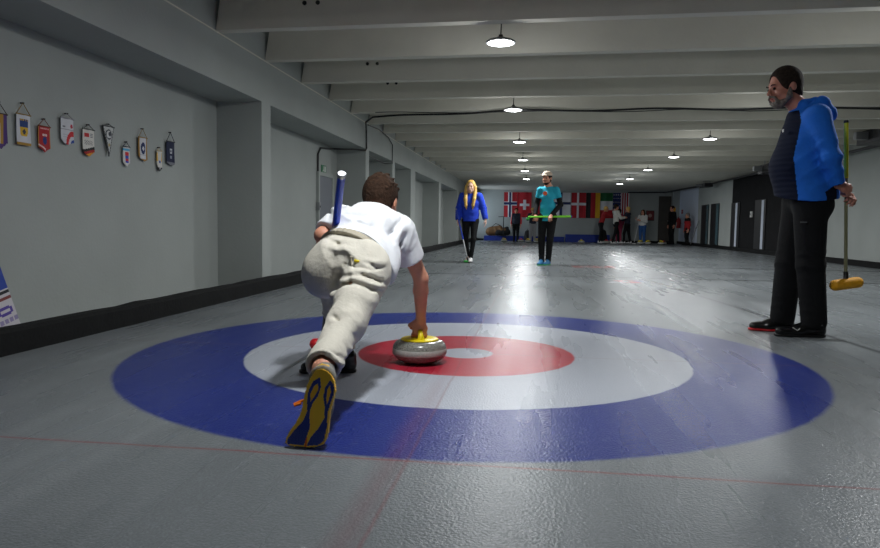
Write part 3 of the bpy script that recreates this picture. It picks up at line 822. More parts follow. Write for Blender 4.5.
def player():
    bx, by = -.43, -.93
    root = thing('person', 'person in white t-shirt and stone-coloured trousers lunging low and holding the yellow-handled stone', 'person', (bx, by, 0))
    O = V(bx, by, 0); W = lambda x, y, z: V(x, y, z)-O
    J = joints(1.78, head=W(-.402,-.44,.845), neck=W(-.415,-.59,.765), chest=W(-.425,-.66,.70), waist=W(-.435,-.79,.60), pelvis=W(-.435,-.93,.555),
        shL=W(-.560,-.60,.745), shR=W(-.275,-.575,.695), elL=W(-.622,-.72,.672), elR=W(-.190,-.46,.460), wrL=W(-.65,-.50,.54), wrR=W(-.207,-.340,.236),
        hipL=W(-.525,-.92,.51), hipR=W(-.345,-.95,.525), knL=W(-.64,-.50,.45), knR=W(-.365,-1.25,.315), anL=W(-.545,-.63,.10), anR=W(-.345,-1.60,.225),
        toeL=W(-.70,-.68,.04), toeR=W(-.36,-1.735,.045), hs=1.0, hf=(.12,.95,-.18), hu=(0,.2,1))
    hands = dict(R=dict(d=(-.12,.22,-1), n=(-.15,1,.15), side=(-1,-.1,0), s=1.12, curl=(.75,.95,.6), thumb=.8),
                 L=dict(d=(-.1,.5,-.6), n=(.9,.1,-.2), side=(0,.7,.7), s=1.0, curl=(.8,.9,.6), thumb=.8))
    c = body_clay(J, .93, hands, foot=False)
    c.cone(J['anR'], J['toeR']+V(0,.05,.07), .032, .028, .02)
    c.cone(J['anL'], J['toeL'], .03, .022, .02)
    # swell of the forearm
    sculpt('body', c, .0055, M['skin'], root)
    face_bits(J, root, M['hair_brown'])
    h = short_hair(J, .014, low=.035)
    for i in range(46):   # short tousled tufts
        P = J['_P']; a = rng.uniform(-math.pi, math.pi); e = rng.uniform(.1, 1.35)
        x, y, z = math.cos(a)*math.cos(e), math.sin(a)*math.cos(e), math.sin(e)
        if y > .55: continue
        p0 = P(x*.078, -.018+y*.098, .03+z*.098); p1 = P(x*.092+.006, -.018+y*.110, .03+z*.108+.004)
        h.cone(p0, p1, .012, .004, .008)
    sculpt('hair', h, .005, M['hair_brown'], root)
    # t-shirt
    t = Clay(); X = unit(J['shR']-J['shL']); k = .045
    up = V(0, .34, .22); up = unit(up)
    t.cone(J['shL'], J['shR'], .064, k=k)
    t.ell(W(-.405,-.60,.745), V(.125,.11,.078), .06)
    t.cone(J['neck']-V(0,.01,.03), J['chest'], .085, .115, k, X, 1.2, 1.40)
    t.cone(J['chest'], J['waist'], .115, .108, k, X, 1.40, 1.42)
    t.cone(J['waist'], J['pelvis']+V(.0,-.01,.03), .108, .118, k, X, 1.42, 1.42)
    # loose cloth hanging on the right flank
    t.cone(W(-.33,-.62,.64), W(-.305,-.84,.52), .075, .065, .04); t.cone(W(-.285,-.72,.56), W(-.295,-.87,.47), .04, .035, .04)
    t.cone(J['shR'], J['elR']*.5+J['shR']*.5+V(0,0,-.02), .072, .070, .03, (0,1,.4), 1.15)
    t.cone(J['shL'], J['elL']*.75+J['shL']*.25, .070, .064, .03)
    aR = unit(J['elR']-J['shR']); t.clip(J['shR']*.42+J['elR']*.58, aR, .14)
    aL = unit(J['elL']-J['shL']); t.clip(J['shL']*.15+J['elL']*.85, aL, .09)
    t.ell(J['neck']+V(.005,.075,.035), V(.062,.07,.06), .01, None, True)
    t.fold(W(-.32,-.62,.66), .20, .007, (.55,.25,-.4), 62, .4, (.1,.9,.3))
    t.fold(W(-.42,-.78,.70), .20, .006, (.2,.8,.1), 70, 1.3, (1,0,0))
    t.fold(W(-.33,-.80,.60), .17, .008, (.6,.5,.1), 75, 2.2)
    t.fold(W(-.52,-.62,.76), .14, .005, (.7,.6,.1), 80, .9)
    t.fold(J['elL'], .1, .006, aL, 120, .2)
    t.fold(J['shR'], .16, .005, aR, 60, 1.2, (0,1,0))
    hn = unit(V(-.30,-.80,-.44))
    t.clip(W(-.42,-.885,.66), hn, .34)
    for a in SHIRT_FOLDS: t.crease(*a)
    sculpt('t_shirt', t, .0055, M['tee_white'], root)
    # trousers
    p = Clay(); HX = V(1, 0, .02)
    p.cone(W(-.498,-.945,.545), W(-.368,-.955,.54), .119, .119, .04)
    p.cone(W(-.435,-.93,.555), W(-.43,-.83,.615), .108, .098, .04, HX, 1.42, 1.42)
    p.cone(W(-.535,-.96,.50), W(-.64,-.52,.44), .102, .082, .04)         # left thigh going forward
    p.cone(W(-.64,-.52,.46), W(-.545,-.625,.13), .080, .060, .03)          # left shin
    p.cone(W(-.352,-.98,.50), W(-.358,-1.24,.33), .106, .074, .045)       # right thigh reaching back
    p.cone(W(-.358,-1.24,.33), W(-.350,-1.60,.230), .073, .054, .035)
    p.cone(W(-.345,-1.52,.25), W(-.345,-1.585,.228), .060, .062, .02)      # bunched cuff
    aR = unit(W(-.345,-1.60,.235)-W(-.358,-1.24,.33)); p.clip(W(-.343,-1.595,.235), aR, .13)
    p.clip(W(-.56,-.61,.115), (0,0,-1), .12)
    p.cone(W(-.50,-.90,.585), W(-.50,-.85,.615), .090, .085, .03)
    hw = unit(V(.34,.74,.54)); p.clip(W(-.43,-.86,.640), hw, .3)
    # folds: seat, under the buttock, knee and shin
    p.fold(W(-.36,-1.03,.60), .17, .008, (.25,-.2,1), 72, .5, (1,.2,.2))
    p.fold(W(-.335,-1.06,.50), .15, .010, (.15,-.3,1), 85, 1.8, (1,.2,.3))
    p.fold(W(-.50,-1.03,.60), .15, .005, (.5,-.2,1), 55, .2, (1,0,-.5))
    p.fold(W(-.36,-1.30,.33), .17, .011, (.75,-.5,.55), 62, .9, (0,1,.5))
    p.fold(W(-.35,-1.48,.27), .15, .012, (.5,-.8,.5), 80, 2.0, (1,0,0))
    p.fold(W(-.60,-.57,.30), .2, .008, (.2,.2,1), 70, .8)
    # crease between the buttocks and under the right one
    p.carve(W(-.452,-1.095,.62), W(-.475,-1.06,.43), .010, .022)
    p.carve(W(-.465,-1.06,.445), W(-.40,-1.12,.47), .007, .02)
    p.carve(W(-.40,-1.125,.475), W(-.26,-1.04,.49), .005, .014)
    p.cone(W(-.455,-1.03,.38), W(-.452,-1.10,.43), .02, .02, .03)
    for a in TROUSER_FOLDS: p.crease(*a)
    p.carve(W(-.347,-1.575,.233), W(-.343,-1.70,.19), .045, .012)
    sculpt('trousers', p, .0055, M['khaki'], root)
    # waistband, gathered
    wb = Clay()
    c0 = W(-.440,-.878,.612)
    HXw = unit(V(1,-.35,-.15)); wb.cone(c0-hw*.018, c0+hw*.012, .112, .108, .01, HXw, 1.42, 1.42)
    wb.clip(c0+hw*.016, hw, .3); wb.clip(c0-hw*.018, -hw, .3)
    wb.fold(c0+V(-.02,-.1,.05), .14, .004, (1,0,0), 260, 0)
    # back pocket: stitched flap and its small yellow label
    fr = Clay(); fr.cone(W(-.390,-1.066,.588), W(-.285,-1.035,.566), .0065, .0065, .004)
    fr.cone(W(-.390,-1.066,.588), W(-.382,-1.078,.540), .005, .004, .004)
    fr.cone(W(-.285,-1.035,.566), W(-.285,-1.05,.520), .005, .004, .004)
    sculpt('pocket_seam', fr, .004, M['khaki_dark'], root)
    MB().tube([tuple(W(-.372,-1.078,.574)), tuple(W(-.350,-1.076,.571))], .0058, 8).build('pocket_label', M['yellow'], root, smooth=True)
    sculpt('waistband', wb, .004, M['khaki_dark'], root)
    # trailing shoe: upper behind, printed sole facing back
    zc = .52e-3
    def pt(x, y):   # outline coordinates on the sole -> metres
        return ((x-200)*.00050, -(y-70)*.00052)
    outline = [(240,72),(275,84),(305,105),(328,140),(340,190),(334,240),(322,300),(318,360),(320,420),(314,465),(296,500),(250,520),(200,527),(120,529),(78,527),(60,512),(66,480),(86,440),(112,400),(135,350),(146,300),(150,240),(160,180),(178,130),(205,88)]
    lb = [(238,122),(250,178),(236,232),(208,275),(196,315),(197,362),(206,412),(190,470),(178,519),(74,521),(72,492),(108,440),(158,382),(178,322),(170,262),(174,200),(198,148)]
    ly = [(228,158),(235,192),(215,236),(192,268),(188,222),(204,180)]
    rb = [(302,133),(330,160),(333,212),(318,272),(307,322),(311,402),(300,480),(268,508),(196,519),(216,470),(262,410),(290,350),(286,290),(271,232),(275,180)]
    ry = [(305,163),(316,202),(305,252),(298,276),(289,240),(290,190)]
    x0, x1, y0, y1 = 55, 345, 70, 531
    def pat(u, v):
        x = x0+(x1-x0)*u; y = y0+(y1-y0)*v
        if not inpoly(x, y, outline): return None
        if inpoly(x, y, ly) or inpoly(x, y, ry): return (245, 190, 50)
        if inpoly(x, y, lb) or inpoly(x, y, rb):
            if y > 430 and (int((x+y)/7) + int((x-y)/7)) % 3 == 0: return (60, 84, 160)
            return (26, 52, 150)
        if y > 470 and abs(x-190) < 6: return (235, 120, 40)
        return (252, 205, 62)
    sw, sh = (x1-x0)*.00053, (y1-y0)*.00056
    # sole plane: toe on the ice, heel raised and leaning slightly forward
    toe_b = W(-.338, -1.790, .004); axis = unit(V(.045, .17, .95)); xr = unit(V(1, .0, -.05)); xr = unit(xr-axis*(xr@axis)); nrm = np.cross(axis, xr) # points away from camera (+y)
    T = toe_b+axis*sh
    mtx = Matrix(((xr[0], nrm[0], axis[0], T[0]), (xr[1], nrm[1], axis[1], T[1]), (xr[2], nrm[2], axis[2], T[2]), (0,0,0,1)))
    Sp = lambda x, y, d=0.: T+xr*((x-(x0+x1)/2)*.00051)-axis*((y-y0)*.00056)+nrm*d
    s = Clay()
    s.cone(Sp(240,130,.03), Sp(235,300,.034), .042, .036, .02, xr, 1.0, 1.15)
    s.cone(Sp(235,300,.034), Sp(190,470,.028), .038, .030, .02, xr, 1.15, 1.9)
    s.cone(Sp(240,130,.04), J['anR']+V(.0,.03,-.01), .038, .036, .02)
    s.cone(Sp(235,220,.05), Sp(215,380,.04), .035, .030, .02, xr, 1.1)
    s.clip(Sp(220,300,.012), -nrm, .3)
    sho = sculpt('running_shoe', s, .005, M['shoe_grey'], root)
    painted('sole', sw, sh, 70, 112, pat, .018, M['paint_gloss'], sho, mtx=mtx)
    MB().tube([Sp(205,78,.02), Sp(228,62,.03), Sp(262,66,.03), Sp(280,90,.02)], [.008,.011,.011,.008], 10).build('heel_tab', M['shoe_yellow'], sho, smooth=True)
    MB().tube([Sp(150,262,.045), Sp(100,278,.05), Sp(56,300,.045), Sp(62,306,.042), Sp(104,290,.045)], .0045, 8).build('lace', M['orange'], sho, smooth=True)
    shoe(W(-.545,-.635,.1), W(-.69,-.675,.03), root, M['shoe_black'], None, .95, .006, 'slider_shoe')
    return root
player()
make_broom('blue-gripped broom with red head tucked under the crouching player\'s left arm', (-.82, -.07, .07), (-.450, -1.0, .94), M['dark_metal'], M['broom_blue'], M['red'], .55, (.9,.35,0), (.17,.08,.065), r=.0155)

# ------------------------------------------------------------------ the bearded man on the right
def bearded_man():
    loc = (2.21, 1.2, 0); rz = math.radians(86)
    root = thing('person', 'bearded man in blue and navy jacket standing with his hands behind his back', 'person', loc, rz)
    # local: +y is where he faces, +x his right; he is seen from his left side
    J = joints(1.85, head=(-.01,.165,1.70), neck=(0,.045,1.545), chest=(0,.01,1.36), waist=(0,.035,1.14), pelvis=(0,-.005,.97),
        shL=(-.165,-.01,1.475), shR=(.165,-.01,1.475), elL=(-.215,-.085,1.20), elR=(.22,-.09,1.2), wrL=(-.15,-.155,1.03), wrR=(.02,-.22,.99),
        hipL=(-.095,-.01,.93), hipR=(.095,.0,.93), knL=(-.10,-.03,.50), knR=(.10,.05,.50), anL=(-.10,-.07,.09), anR=(.11,.075,.09),
        toeL=(-.12,.115,.03), toeR=(.12,.23,.03), hf=(-.30,.93,-.16), hu=(0,.12,1), hs=1.08)
    hands = dict(L=dict(d=(.25,-.9,-.35), n=(.8,.2,-.2), side=(.1,-.2,.9), s=1.05, curl=(.7,.9,.7), thumb=.7),
                 R=dict(d=(-.7,-.5,-.2), n=(.1,.3,-.8), side=(0,-.6,.6), s=1.05, curl=(.7,.9,.6), thumb=.6))
    c = body_clay(J, 1.0, hands)
    sculpt('body', c, .0065, M['skin_ruddy'], root)
    face_bits(J, root, M['hair_black'])
    h = short_hair(J, .012, front=-.004, low=.02)
    sculpt('hair', h, .006, M['hair_black'], root)
    P = J['_P']; ax = [J['_r'], J['_f'], J['_u']]; b = Clay()
    b.ell(P(0,.052,-.098), V(.042,.044,.036), .02, ax)
    for q in (-1, 1): b.chain([P(q*.066,.004,-.02), P(q*.062,.016,-.065), P(q*.038,.05,-.098)], [.013,.020,.024], .015)
    b.chain([P(-.030,.092,-.058), P(0,.104,-.048), P(.030,.092,-.058)], [.007,.008,.007], .008)
    for q in (-1, 1): b.cone(P(q*.032,.09,-.06), P(q*.034,.075,-.09), .009, .014, .01)
    b.ell(P(0,.105,-.068), V(.024,.016,.010), .006, ax, True)
    sculpt('beard', b, .005, M['beard'], root)
    # jacket
    t = Clay(); X = V(1,0,0); k = .045
    t.cone(J['shL']+V(.02,0,0), J['shR']-V(.02,0,0), .078, k=k)
    t.cone(J['neck']-V(0,0,.06), J['chest'], .095, .158, k, X, 1.2, 1.18)
    t.cone(J['chest'], J['waist']+V(0,.01,.02), .158, .178, k, X, 1.18, 1.1)
    t.cone(J['waist']+V(0,.01,.02), V(0,.005,.93), .178, .172, k, X, 1.1, 1.34)
    for q in 'LR':
        t.cone(J['sh'+q], J['el'+q], .080, .066, .03); t.cone(J['el'+q], J['wr'+q], .066, .046, .025)
        d = unit(J['wr'+q]-J['el'+q]); t.clip(J['wr'+q]-d*.008, d, .07)
        t.fold(J['el'+q], .17, .007, unit(J['wr'+q]-J['sh'+q]), 70, .7, (0,1,0))
        t.fold(J['sh'+q]*.5+J['el'+q]*.5, .16, .006, (0,.6,.7), 60, 1.7)
    t.fold(V(-.14,-.02,1.15), .22, .009, (0,.55,.75), 58, .8, (1,0,0))
    t.fold(V(-.14,-.05,1.02), .18, .006, (0,.25,1), 75, 2.1, (0,1,0))
    t.cone(V(0,-.055,1.12), V(0,-.055,.93), .145, .160, .03, X, 1.1)
    t.clip((0,0,.955), (.17,0,-1), .9)
    t.cone(V(-.055,.045,1.565), V(.055,.045,1.565), .045, k=.02)      # collar
    t.cone(V(-.06,-.02,1.60), V(-.04,.06,1.575), .024, k=.02); t.cone(V(.06,-.02,1.60), V(.04,.06,1.575), .024, k=.02)
    def two(cen):   # navy front panel and lower side panel, blue elsewhere
        y = cen[:, 1]; z = cen[:, 2]; x = cen[:, 0]
        edge = .085+.045*np.clip((1.45-z)/.25, 0, 1)-.035*np.clip((1.2-z)/.25, 0, 1)
        front = (y > edge) & (z < 1.53)
        side = (z < 1.12) & (y < -.045-.10*(z-.95)/.17*0) & (y > -.16) & (np.abs(x) < .20) & (y < -.02-.25*(z-.945)/.17)
        return np.where(front | side, 1, 0)
    # quilting on the front panel
    for i in range(13):
        z = 1.0+i*.042
        t.carve(V(-.19,.10,z), V(0,.24,z+.01), .004, .006) if False else None
    j = sculpt('jacket', t, .0065, [M['blue_fleece'], M['navy_quilt']], root, two)
    hd = Clay()
    hd.cone(V(-.085,-.055,1.575), V(.085,-.055,1.575), .050, k=.03); hd.cone(V(-.06,-.09,1.53), V(.06,-.09,1.53), .052, k=.03)
    hd.cone(V(-.095,-.04,1.57), V(-.075,.045,1.545), .036, .022, .02); hd.cone(V(.095,-.04,1.57), V(.075,.045,1.545), .036, .022, .02)
    hd.cone(V(-.05,-.12,1.50), V(.05,-.12,1.50), .045, k=.03)
    hd.fold(V(0,-.08,1.56), .16, .005, (0,.6,.8), 90, .5)
    sculpt('hood', hd, .006, M['blue_fleece'], root)
    MB().box(-.105,-.085,.178,.184,1.385,1.405).build('chest_logo', M['white'], root)
    p = leg_clay(J, 1.12, 1.24, .007, .03, top=V(0,0,1.02))
    for q in 'LR': p.cone(J['kn'+q], J['an'+q]+V(0,0,.02), .083, .080, .02); p.clip(J['an'+q]-V(0,0,.035), (0,0,-1), .12)
    p.cone(V(-.06,-.05,.90), V(.06,-.05,.90), .120, k=.04)
    tr = sculpt('trousers', p, .0065, M['black_cloth'], root)
    MB().box(-.209,-.203,.035,.075,.775,.782).build('thigh_logo', M['grey_metal'], tr)
    for q in 'LR':
        so = shoe(J['an'+q], J['toe'+q], root, M['shoe_black'], M['red'] if q == 'R' else M['black'], 1.12, .006)
    # white curved mark on the near shoe
    MB().tube([(-.168,.035,.062),(-.172,.05,.050),(-.170,.065,.058),(-.166,.08,.068)], .003, 6).build('shoe_mark', M['white'], root)
    return root
def quilt():
    m = mat('navy_quilted_nylon', srgb(14, 22, 44), .85, spec=.2)
    nt = m.node_tree; N = nt.nodes; L = nt.links; p = N['Principled BSDF']
    tc = N.new('ShaderNodeTexCoord'); wv = N.new('ShaderNodeTexWave'); wv.bands_direction = 'Z'; wv.inputs['Scale'].default_value = 9; wv.inputs['Distortion'].default_value = .8
    L.new(tc.outputs['Object'], wv.inputs['Vector']); b = N.new('ShaderNodeBump'); b.inputs['Strength'].default_value = .25; b.inputs['Distance'].default_value = .01
    L.new(wv.outputs['Fac'], b.inputs['Height']); L.new(b.outputs['Normal'], p.inputs['Normal'])
    return m
M['navy_quilt'] = quilt()
bearded_man()
M['man_pole'] = mat('grey_yellow_pole', srgb(128, 128, 96), .3)
make_broom('yellow-gripped broom with yellow head held upright behind the bearded man', (2.475, 1.13, .40), (2.425, 1.13, 1.46), M['man_pole'], M['broom_yellow'], M['yellow_pad'], .36, (1,.1,.16), (.235,.09,.075), cap=M['black'], r=.0125)

# ------------------------------------------------------------------ sweeper girl and sweeper guy
def girl():
    root = thing('person', 'person with long blond hair in royal blue hoodie walking up the ice with a broom', 'person', (-.89, 9.75, 0), math.radians(176))
    J = joints(1.585, anL=(-.04,.12,.09), knL=(-.085,.10,.46), toeL=(-.05,.26,.03), anR=(.06,-.14,.12), knR=(.085,.02,.45), toeR=(.07,-.0,.04),
               elR=(.235,-.03,1.05), wrR=(.235,.07,.82), elL=(-.245,-.04,1.06), wrL=(-.30,.0,.84), hs=1.0)
    hands = dict(R=dict(d=(0,.15,-1), n=(-1,0,0), side=(0,1,0), s=.92, curl=(.7,.9,.6), thumb=.8), L=dict(d=(-.1,0,-1), n=(1,0,0), side=(0,1,0), s=.92, curl=(.3,.4,.3), thumb=.4))
    sculpt('body', body_clay(J, .92, hands), .008, M['skin_pale'], root); face_bits(J, root, M['hair_blond'])
    P = J['_P']; ax = [J['_r'], J['_f'], J['_u']]; h = short_hair(J, .014)
    for q in (-1, 1):
        h.chain([P(q*.045,.02,.09), P(q*.088,.01,-.01), P(q*.09,.03,-.13), P(q*.085,.105,-.25), P(q*.07,.125,-.37), P(q*.06,.11,-.44)], [.025,.030,.036,.034,.028,.010], .02)
    h.chain([P(0,-.09,.02), P(0,-.11,-.12), P(0,-.12,-.26)], [.05,.05,.03], .03, ax[0], 1.6)
    sculpt('hair', h, .008, M['hair_blond'], root)
    t = top_clay(J, 1.14, 1.0, hem=V(0,0,.80), armr=1.15, folds=.008)
    t.cone(V(-.06,-.04,1.38), V(.06,-.04,1.38), .05, k=.03)
    t.clip(V(0,0,.80), (0,0,-1), .3)
    sculpt('hoodie', t, .008, M['blue_hoodie'], root)
    sculpt('leggings', leg_clay(J, .90, .88, .004, .0), .008, M['black_cloth'], root)
    for q in 'LR': shoe(J['an'+q], J['toe'+q], root, M['shoe_white'], None, .95, .008)
girl()
make_broom('white and blue broom with green head beside the blond person in blue hoodie', (-.915, 9.60, .055), (-1.165, 9.66, 1.04), M['pole_white'], M['broom_blue'], M['green_pad'], .6, (1,.1,0), (.2,.08,.04), r=.013)

def guy():
    root = thing('person', 'bearded person in teal t-shirt over black sleeves and a cap holding a green broom', 'person', (.60, 9.3, 0), math.radians(168))
    J = joints(1.74, head=(.02,.03,1.62), shL=(-.155,-.01,1.40), shR=(.155,-.01,1.40), elR=(.215,-.02,1.13), wrR=(.205,.14,.93), elL=(-.235,-.03,1.13), wrL=(-.10,.16,.93),
               anR=(.09,.02,.09), toeR=(.10,.20,.03), anL=(-.02,-.06,.09), toeL=(.00,.12,.03), knL=(-.06,.03,.49), hf=(.25,.95,-.05))
    hands = dict(R=dict(d=(-.2,.7,-.6), n=(-.2,-.2,-1), side=(-1,0,0), s=1.0, curl=(.8,.9,.6), thumb=.8), L=dict(d=(.1,.7,-.6), n=(0,-.2,-1), side=(1,0,0), s=1.0, curl=(.8,.9,.6), thumb=.8))
    c = body_clay(J, .97, hands); sculpt('body', c, .008, M['skin'], root); face_bits(J, root, M['hair_black'])
    sculpt('hair', short_hair(J, .010), .008, M['hair_black'], root)
    P = J['_P']; b = Clay(); ax = [J['_r'], J['_f'], J['_u']]
    b.ell(P(0,.055,-.098), V(.038,.040,.030), .02, ax)
    for q in (-1, 1): b.chain([P(q*.066,.004,-.03), P(q*.060,.018,-.068), P(q*.038,.05,-.095)], [.009,.015,.02], .015)
    b.cone(P(-.026,.098,-.052), P(.026,.098,-.052), .006, k=.005)
    sculpt('beard', b, .006, M['hair_black'], root)
    cp = Clay(); cp.ell(P(0,-.012,.055), V(.092,.112,.082), .01, ax); cp.clip(P(0,0,.045), -J['_u'], .3)
    cp.cone(P(-.03,.09,.055), P(.03,.09,.055), .008, k=.01); cp.ell(P(0,.12,.052), V(.07,.06,.010), .01, ax)
    sculpt('cap', cp, .006, M['cap'], root)
    t = top_clay(J, 1.0, .54, hem=V(0,0,.82), armr=.95, folds=.007)
    sculpt('t_shirt', t, .008, M['teal_cloth'], root)
    for q in 'LR':
        s = Clay(); a, e, w_ = J['sh'+q]*.5+J['el'+q]*.5, J['el'+q], J['wr'+q]
        s.cone(a, e, .050, .048, .02); s.cone(e, w_, .048, .038, .02); s.clip(w_-unit(w_-e)*.008, unit(w_-e), .06)
        sculpt('sleeve', s, .008, M['black_cloth'], root)
    MB().tube([(.035,.10,1.335),(.035,.134,1.335)], .038, 16).build('chest_logo', M['logo_orange'], root)
    sculpt('trousers', leg_clay(J, .90, 1.15, .006, .01, top=V(0,0,.97)), .008, M['black_cloth'], root)
    for q in 'LR': shoe(J['an'+q], J['toe'+q], root, M['shoe_blue'], M['green_pad'], 1.05, .008)
M['cap'] = mat('beige_cap', srgb(205, 185, 165), .8)
guy()
make_broom('green broom with blue end held level by the person in the teal t-shirt', (.24, 9.10, .895), (1.04, 9.25, .915), M['broom_green'], M['broom_green'], M['green_pad'], .3, (.0,1,0), (.16,.07,.04), cap=M['broom_blue'], r=.02)

# ------------------------------------------------------------------ far players
def far_person(label, loc, deg, H, J, topm, botm, hairm, shoem, hands=None, hair='short', skin=None, hem=None, res=.011, fat=1.0, loose=1.0, extra=None, hemz=None):
    root = thing('person', label, 'person', loc, math.radians(deg), 'people at the far end of the rink')
    hd = dict(L=dict(d=J['wrL']-J['elL'], n=(1,0,0), side=(0,1,.2), s=1.0, curl=(.4,.5,.3), thumb=.5), R=dict(d=J['wrR']-J['elR'], n=(-1,0,0), side=(0,1,.2), s=1.0, curl=(.4,.5,.3), thumb=.5))
    sculpt('body', body_clay(J, .92*fat, hd), res, skin or M['skin'], root)
    face_bits(J, root, hairm)
    h = short_hair(J, .013); P = J['_P']
    if hair == 'long':
        for q in (-1, 1): h.chain([P(q*.05,.0,.07), P(q*.085,-.01,-.05), P(q*.08,.01,-.17), P(q*.07,.05,-.27)], [.025,.03,.032,.02], .02)
        h.chain([P(0,-.09,0), P(0,-.11,-.15), P(0,-.11,-.28)], [.05,.05,.03], .03)
    sculpt('hair', h, res, hairm, root)
    sculpt('jacket', top_clay(J, 1.06*fat, 1.0, hem=V(0,0,hemz) if hemz else None, folds=.005, armr=1.08), res, topm[0], root, topm[1] if len(topm) > 1 else None)
    sculpt('trousers', leg_clay(J, .98*fat, loose, .004, .01), res, botm, root)
    for q in 'LR': shoe(J['an'+q], J['toe'+q], root, shoem, None, 1.0, res)
    if extra: extra(root, J)
    return root
far_people = 1
def s_(H): return H/1.75
# striding joints helper
def stride(H, d=.16, **kw):
    s = s_(H)
    base = dict(anL=V(-.10,d,.09)*s, knL=V(-.10,d*.7+.03,.49)*s, toeL=V(-.11,d+.17,.03)*s, anR=V(.10,-d,.09)*s, knR=V(.10,-d*.3,.49)*s, toeR=V(.11,-d+.17,.03)*s)
    base.update(kw); return joints(H, **base)
redarm = lambda c: np.where(np.abs(c[:, 0]) > .19, 1, 0)
far_person('person in black jacket with red sleeves standing before the Swiss flag', (-.48, 27.6, 0), 175, 1.5, stride(1.5, .10), ([M['navy_cloth'], M['red']], redarm), M['black_cloth'], M['hair_brown'], M['shoe_black'])
H = 1.5
def cap_yellow(root, J):
    P = J['_P']; ax = [J['_r'], J['_f'], J['_u']]; c = Clay(); c.ell(P(0,-.01,.05), V(.094,.114,.085), .01, ax); c.clip(P(0,0,.035), -J['_u'], .3)
    sculpt('knit_hat', c, .01, M['hair_blond'], root)
far_person('person in navy jacket and grey trousers holding hands up to the face', (.26, 27.6, 0), 190, 1.52, joints(1.52, elR=(.24,.06,1.02), wrR=(.08,.20,1.22), elL=(-.24,.04,.98), wrL=(-.06,.22,.98)), ([M['navy_cloth']],), M['grey_cloth'], M['hair_blond'], M['shoe_black'], extra=cap_yellow, loose=1.15)
far_person('person in dark red jacket leaning toward the huddle with arms stretched out', (3.28, 27.9, 0), -80, 1.66,
    stride(1.66, .08, head=(0,.22,1.53), neck=(0,.16,1.39), chest=(0,.11,1.22), waist=(0,.05,1.04), shL=(-.165,.15,1.34), shR=(.165,.15,1.34), elL=(-.18,.36,1.26), elR=(.18,.38,1.22), wrL=(-.15,.58,1.18), wrR=(.14,.6,1.12)),
    ([M['red_cloth']],), M['black_cloth'], M['hair_blond'], M['shoe_white'])
far_person('dark-haired person in pale grey sweatshirt walking inside the huddle', (3.86, 27.3, 0), -70, 1.72, stride(1.72, .2, elR=(.22,.12,1.12), wrR=(.18,.34,1.14), elL=(-.22,.1,1.12), wrL=(-.15,.32,1.16)),
    ([M['pale_cloth']],), M['black_cloth'], M['hair_black'], M['shoe_white'], hemz=.86)
far_person('person in pink trousers half hidden at the back of the huddle', (4.16, 28.7, 0), 30, 1.55, joints(1.55), ([M['pink_cloth']],), M['pink_cloth'], M['hair_brown'], M['shoe_white'])
far_person('fair-haired person in navy jacket at the right side of the huddle', (4.42, 27.8, 0), 60, 1.62, stride(1.62, .12, elL=(-.2,.14,1.05), wrL=(-.12,.36,1.1), elR=(.2,.14,1.05), wrR=(.12,.36,1.1)), ([M['navy_cloth']],), M['black_cloth'], M['hair_blond'], M['shoe_white'])
def yhood(root, J):
    P = J['_P']; c = Clay(); c.cone(P(-.04,-.09,-.03), P(.04,-.09,-.03), .06, k=.02); c.cone(P(0,-.1,.03), P(0,-.1,-.12), .055, .06, .02)
    sculpt('hood', c, .01, M['yellow_pad'], root)
far_person('long-haired person in white sweatshirt and blue jeans gripping a white broom', (5.10, 28.0, 0), 150, 1.5, joints(1.5, elR=(.22,.06,1.0), wrR=(.20,.26,1.1), elL=(-.2,.1,.98), wrL=(.0,.26,1.04)), ([M['white']],), M['denim'], M['hair_brown'], M['shoe_white'], hair='long')
far_person('person in long black coat with yellow hood beside the dark door', (6.30, 27.7, 0), 110, 1.68, joints(1.68), ([M['black_cloth']],), M['black_cloth'], M['hair_brown'], M['shoe_black'], extra=yhood, hemz=.72, fat=1.05)
blacksh = lambda c: np.where(c[:, 2] > 1.02, 1, 0)
far_person('grey-haired person in red jacket with black shoulders by the right wall', (6.72, 26.6, 0), 100, 1.34, joints(1.34), ([M['red_cloth'], M['black_cloth']], blacksh), M['black_cloth'], M['hair_grey'], M['shoe_black'], hemz=.62)
g = 'brooms held or leaned at the far end'
make_broom('white broom held by the long-haired person in blue jeans', (4.72, 27.75, .05), (4.93, 27.78, 1.12), M['pole_white'], M['pole_white'], M['white'], .3, (1,0,0), (.2,.08,.05), r=.016, group=g)
make_broom('grey broom leaning on the right wall beside the red-jacketed person', (6.70, 25.75, .05), (6.96, 25.6, 1.05), M['grey_metal'], M['grey_metal'], M['black'], .3, (0,1,0), (.2,.08,.05), r=.016, group=g)
make_broom('second grey broom crossing the one that leans on the right wall', (6.62, 25.45, .05), (6.96, 25.7, .98), M['grey_metal'], M['black'], M['black'], .3, (0,1,0), (.2,.08,.05), r=.014, group=g)

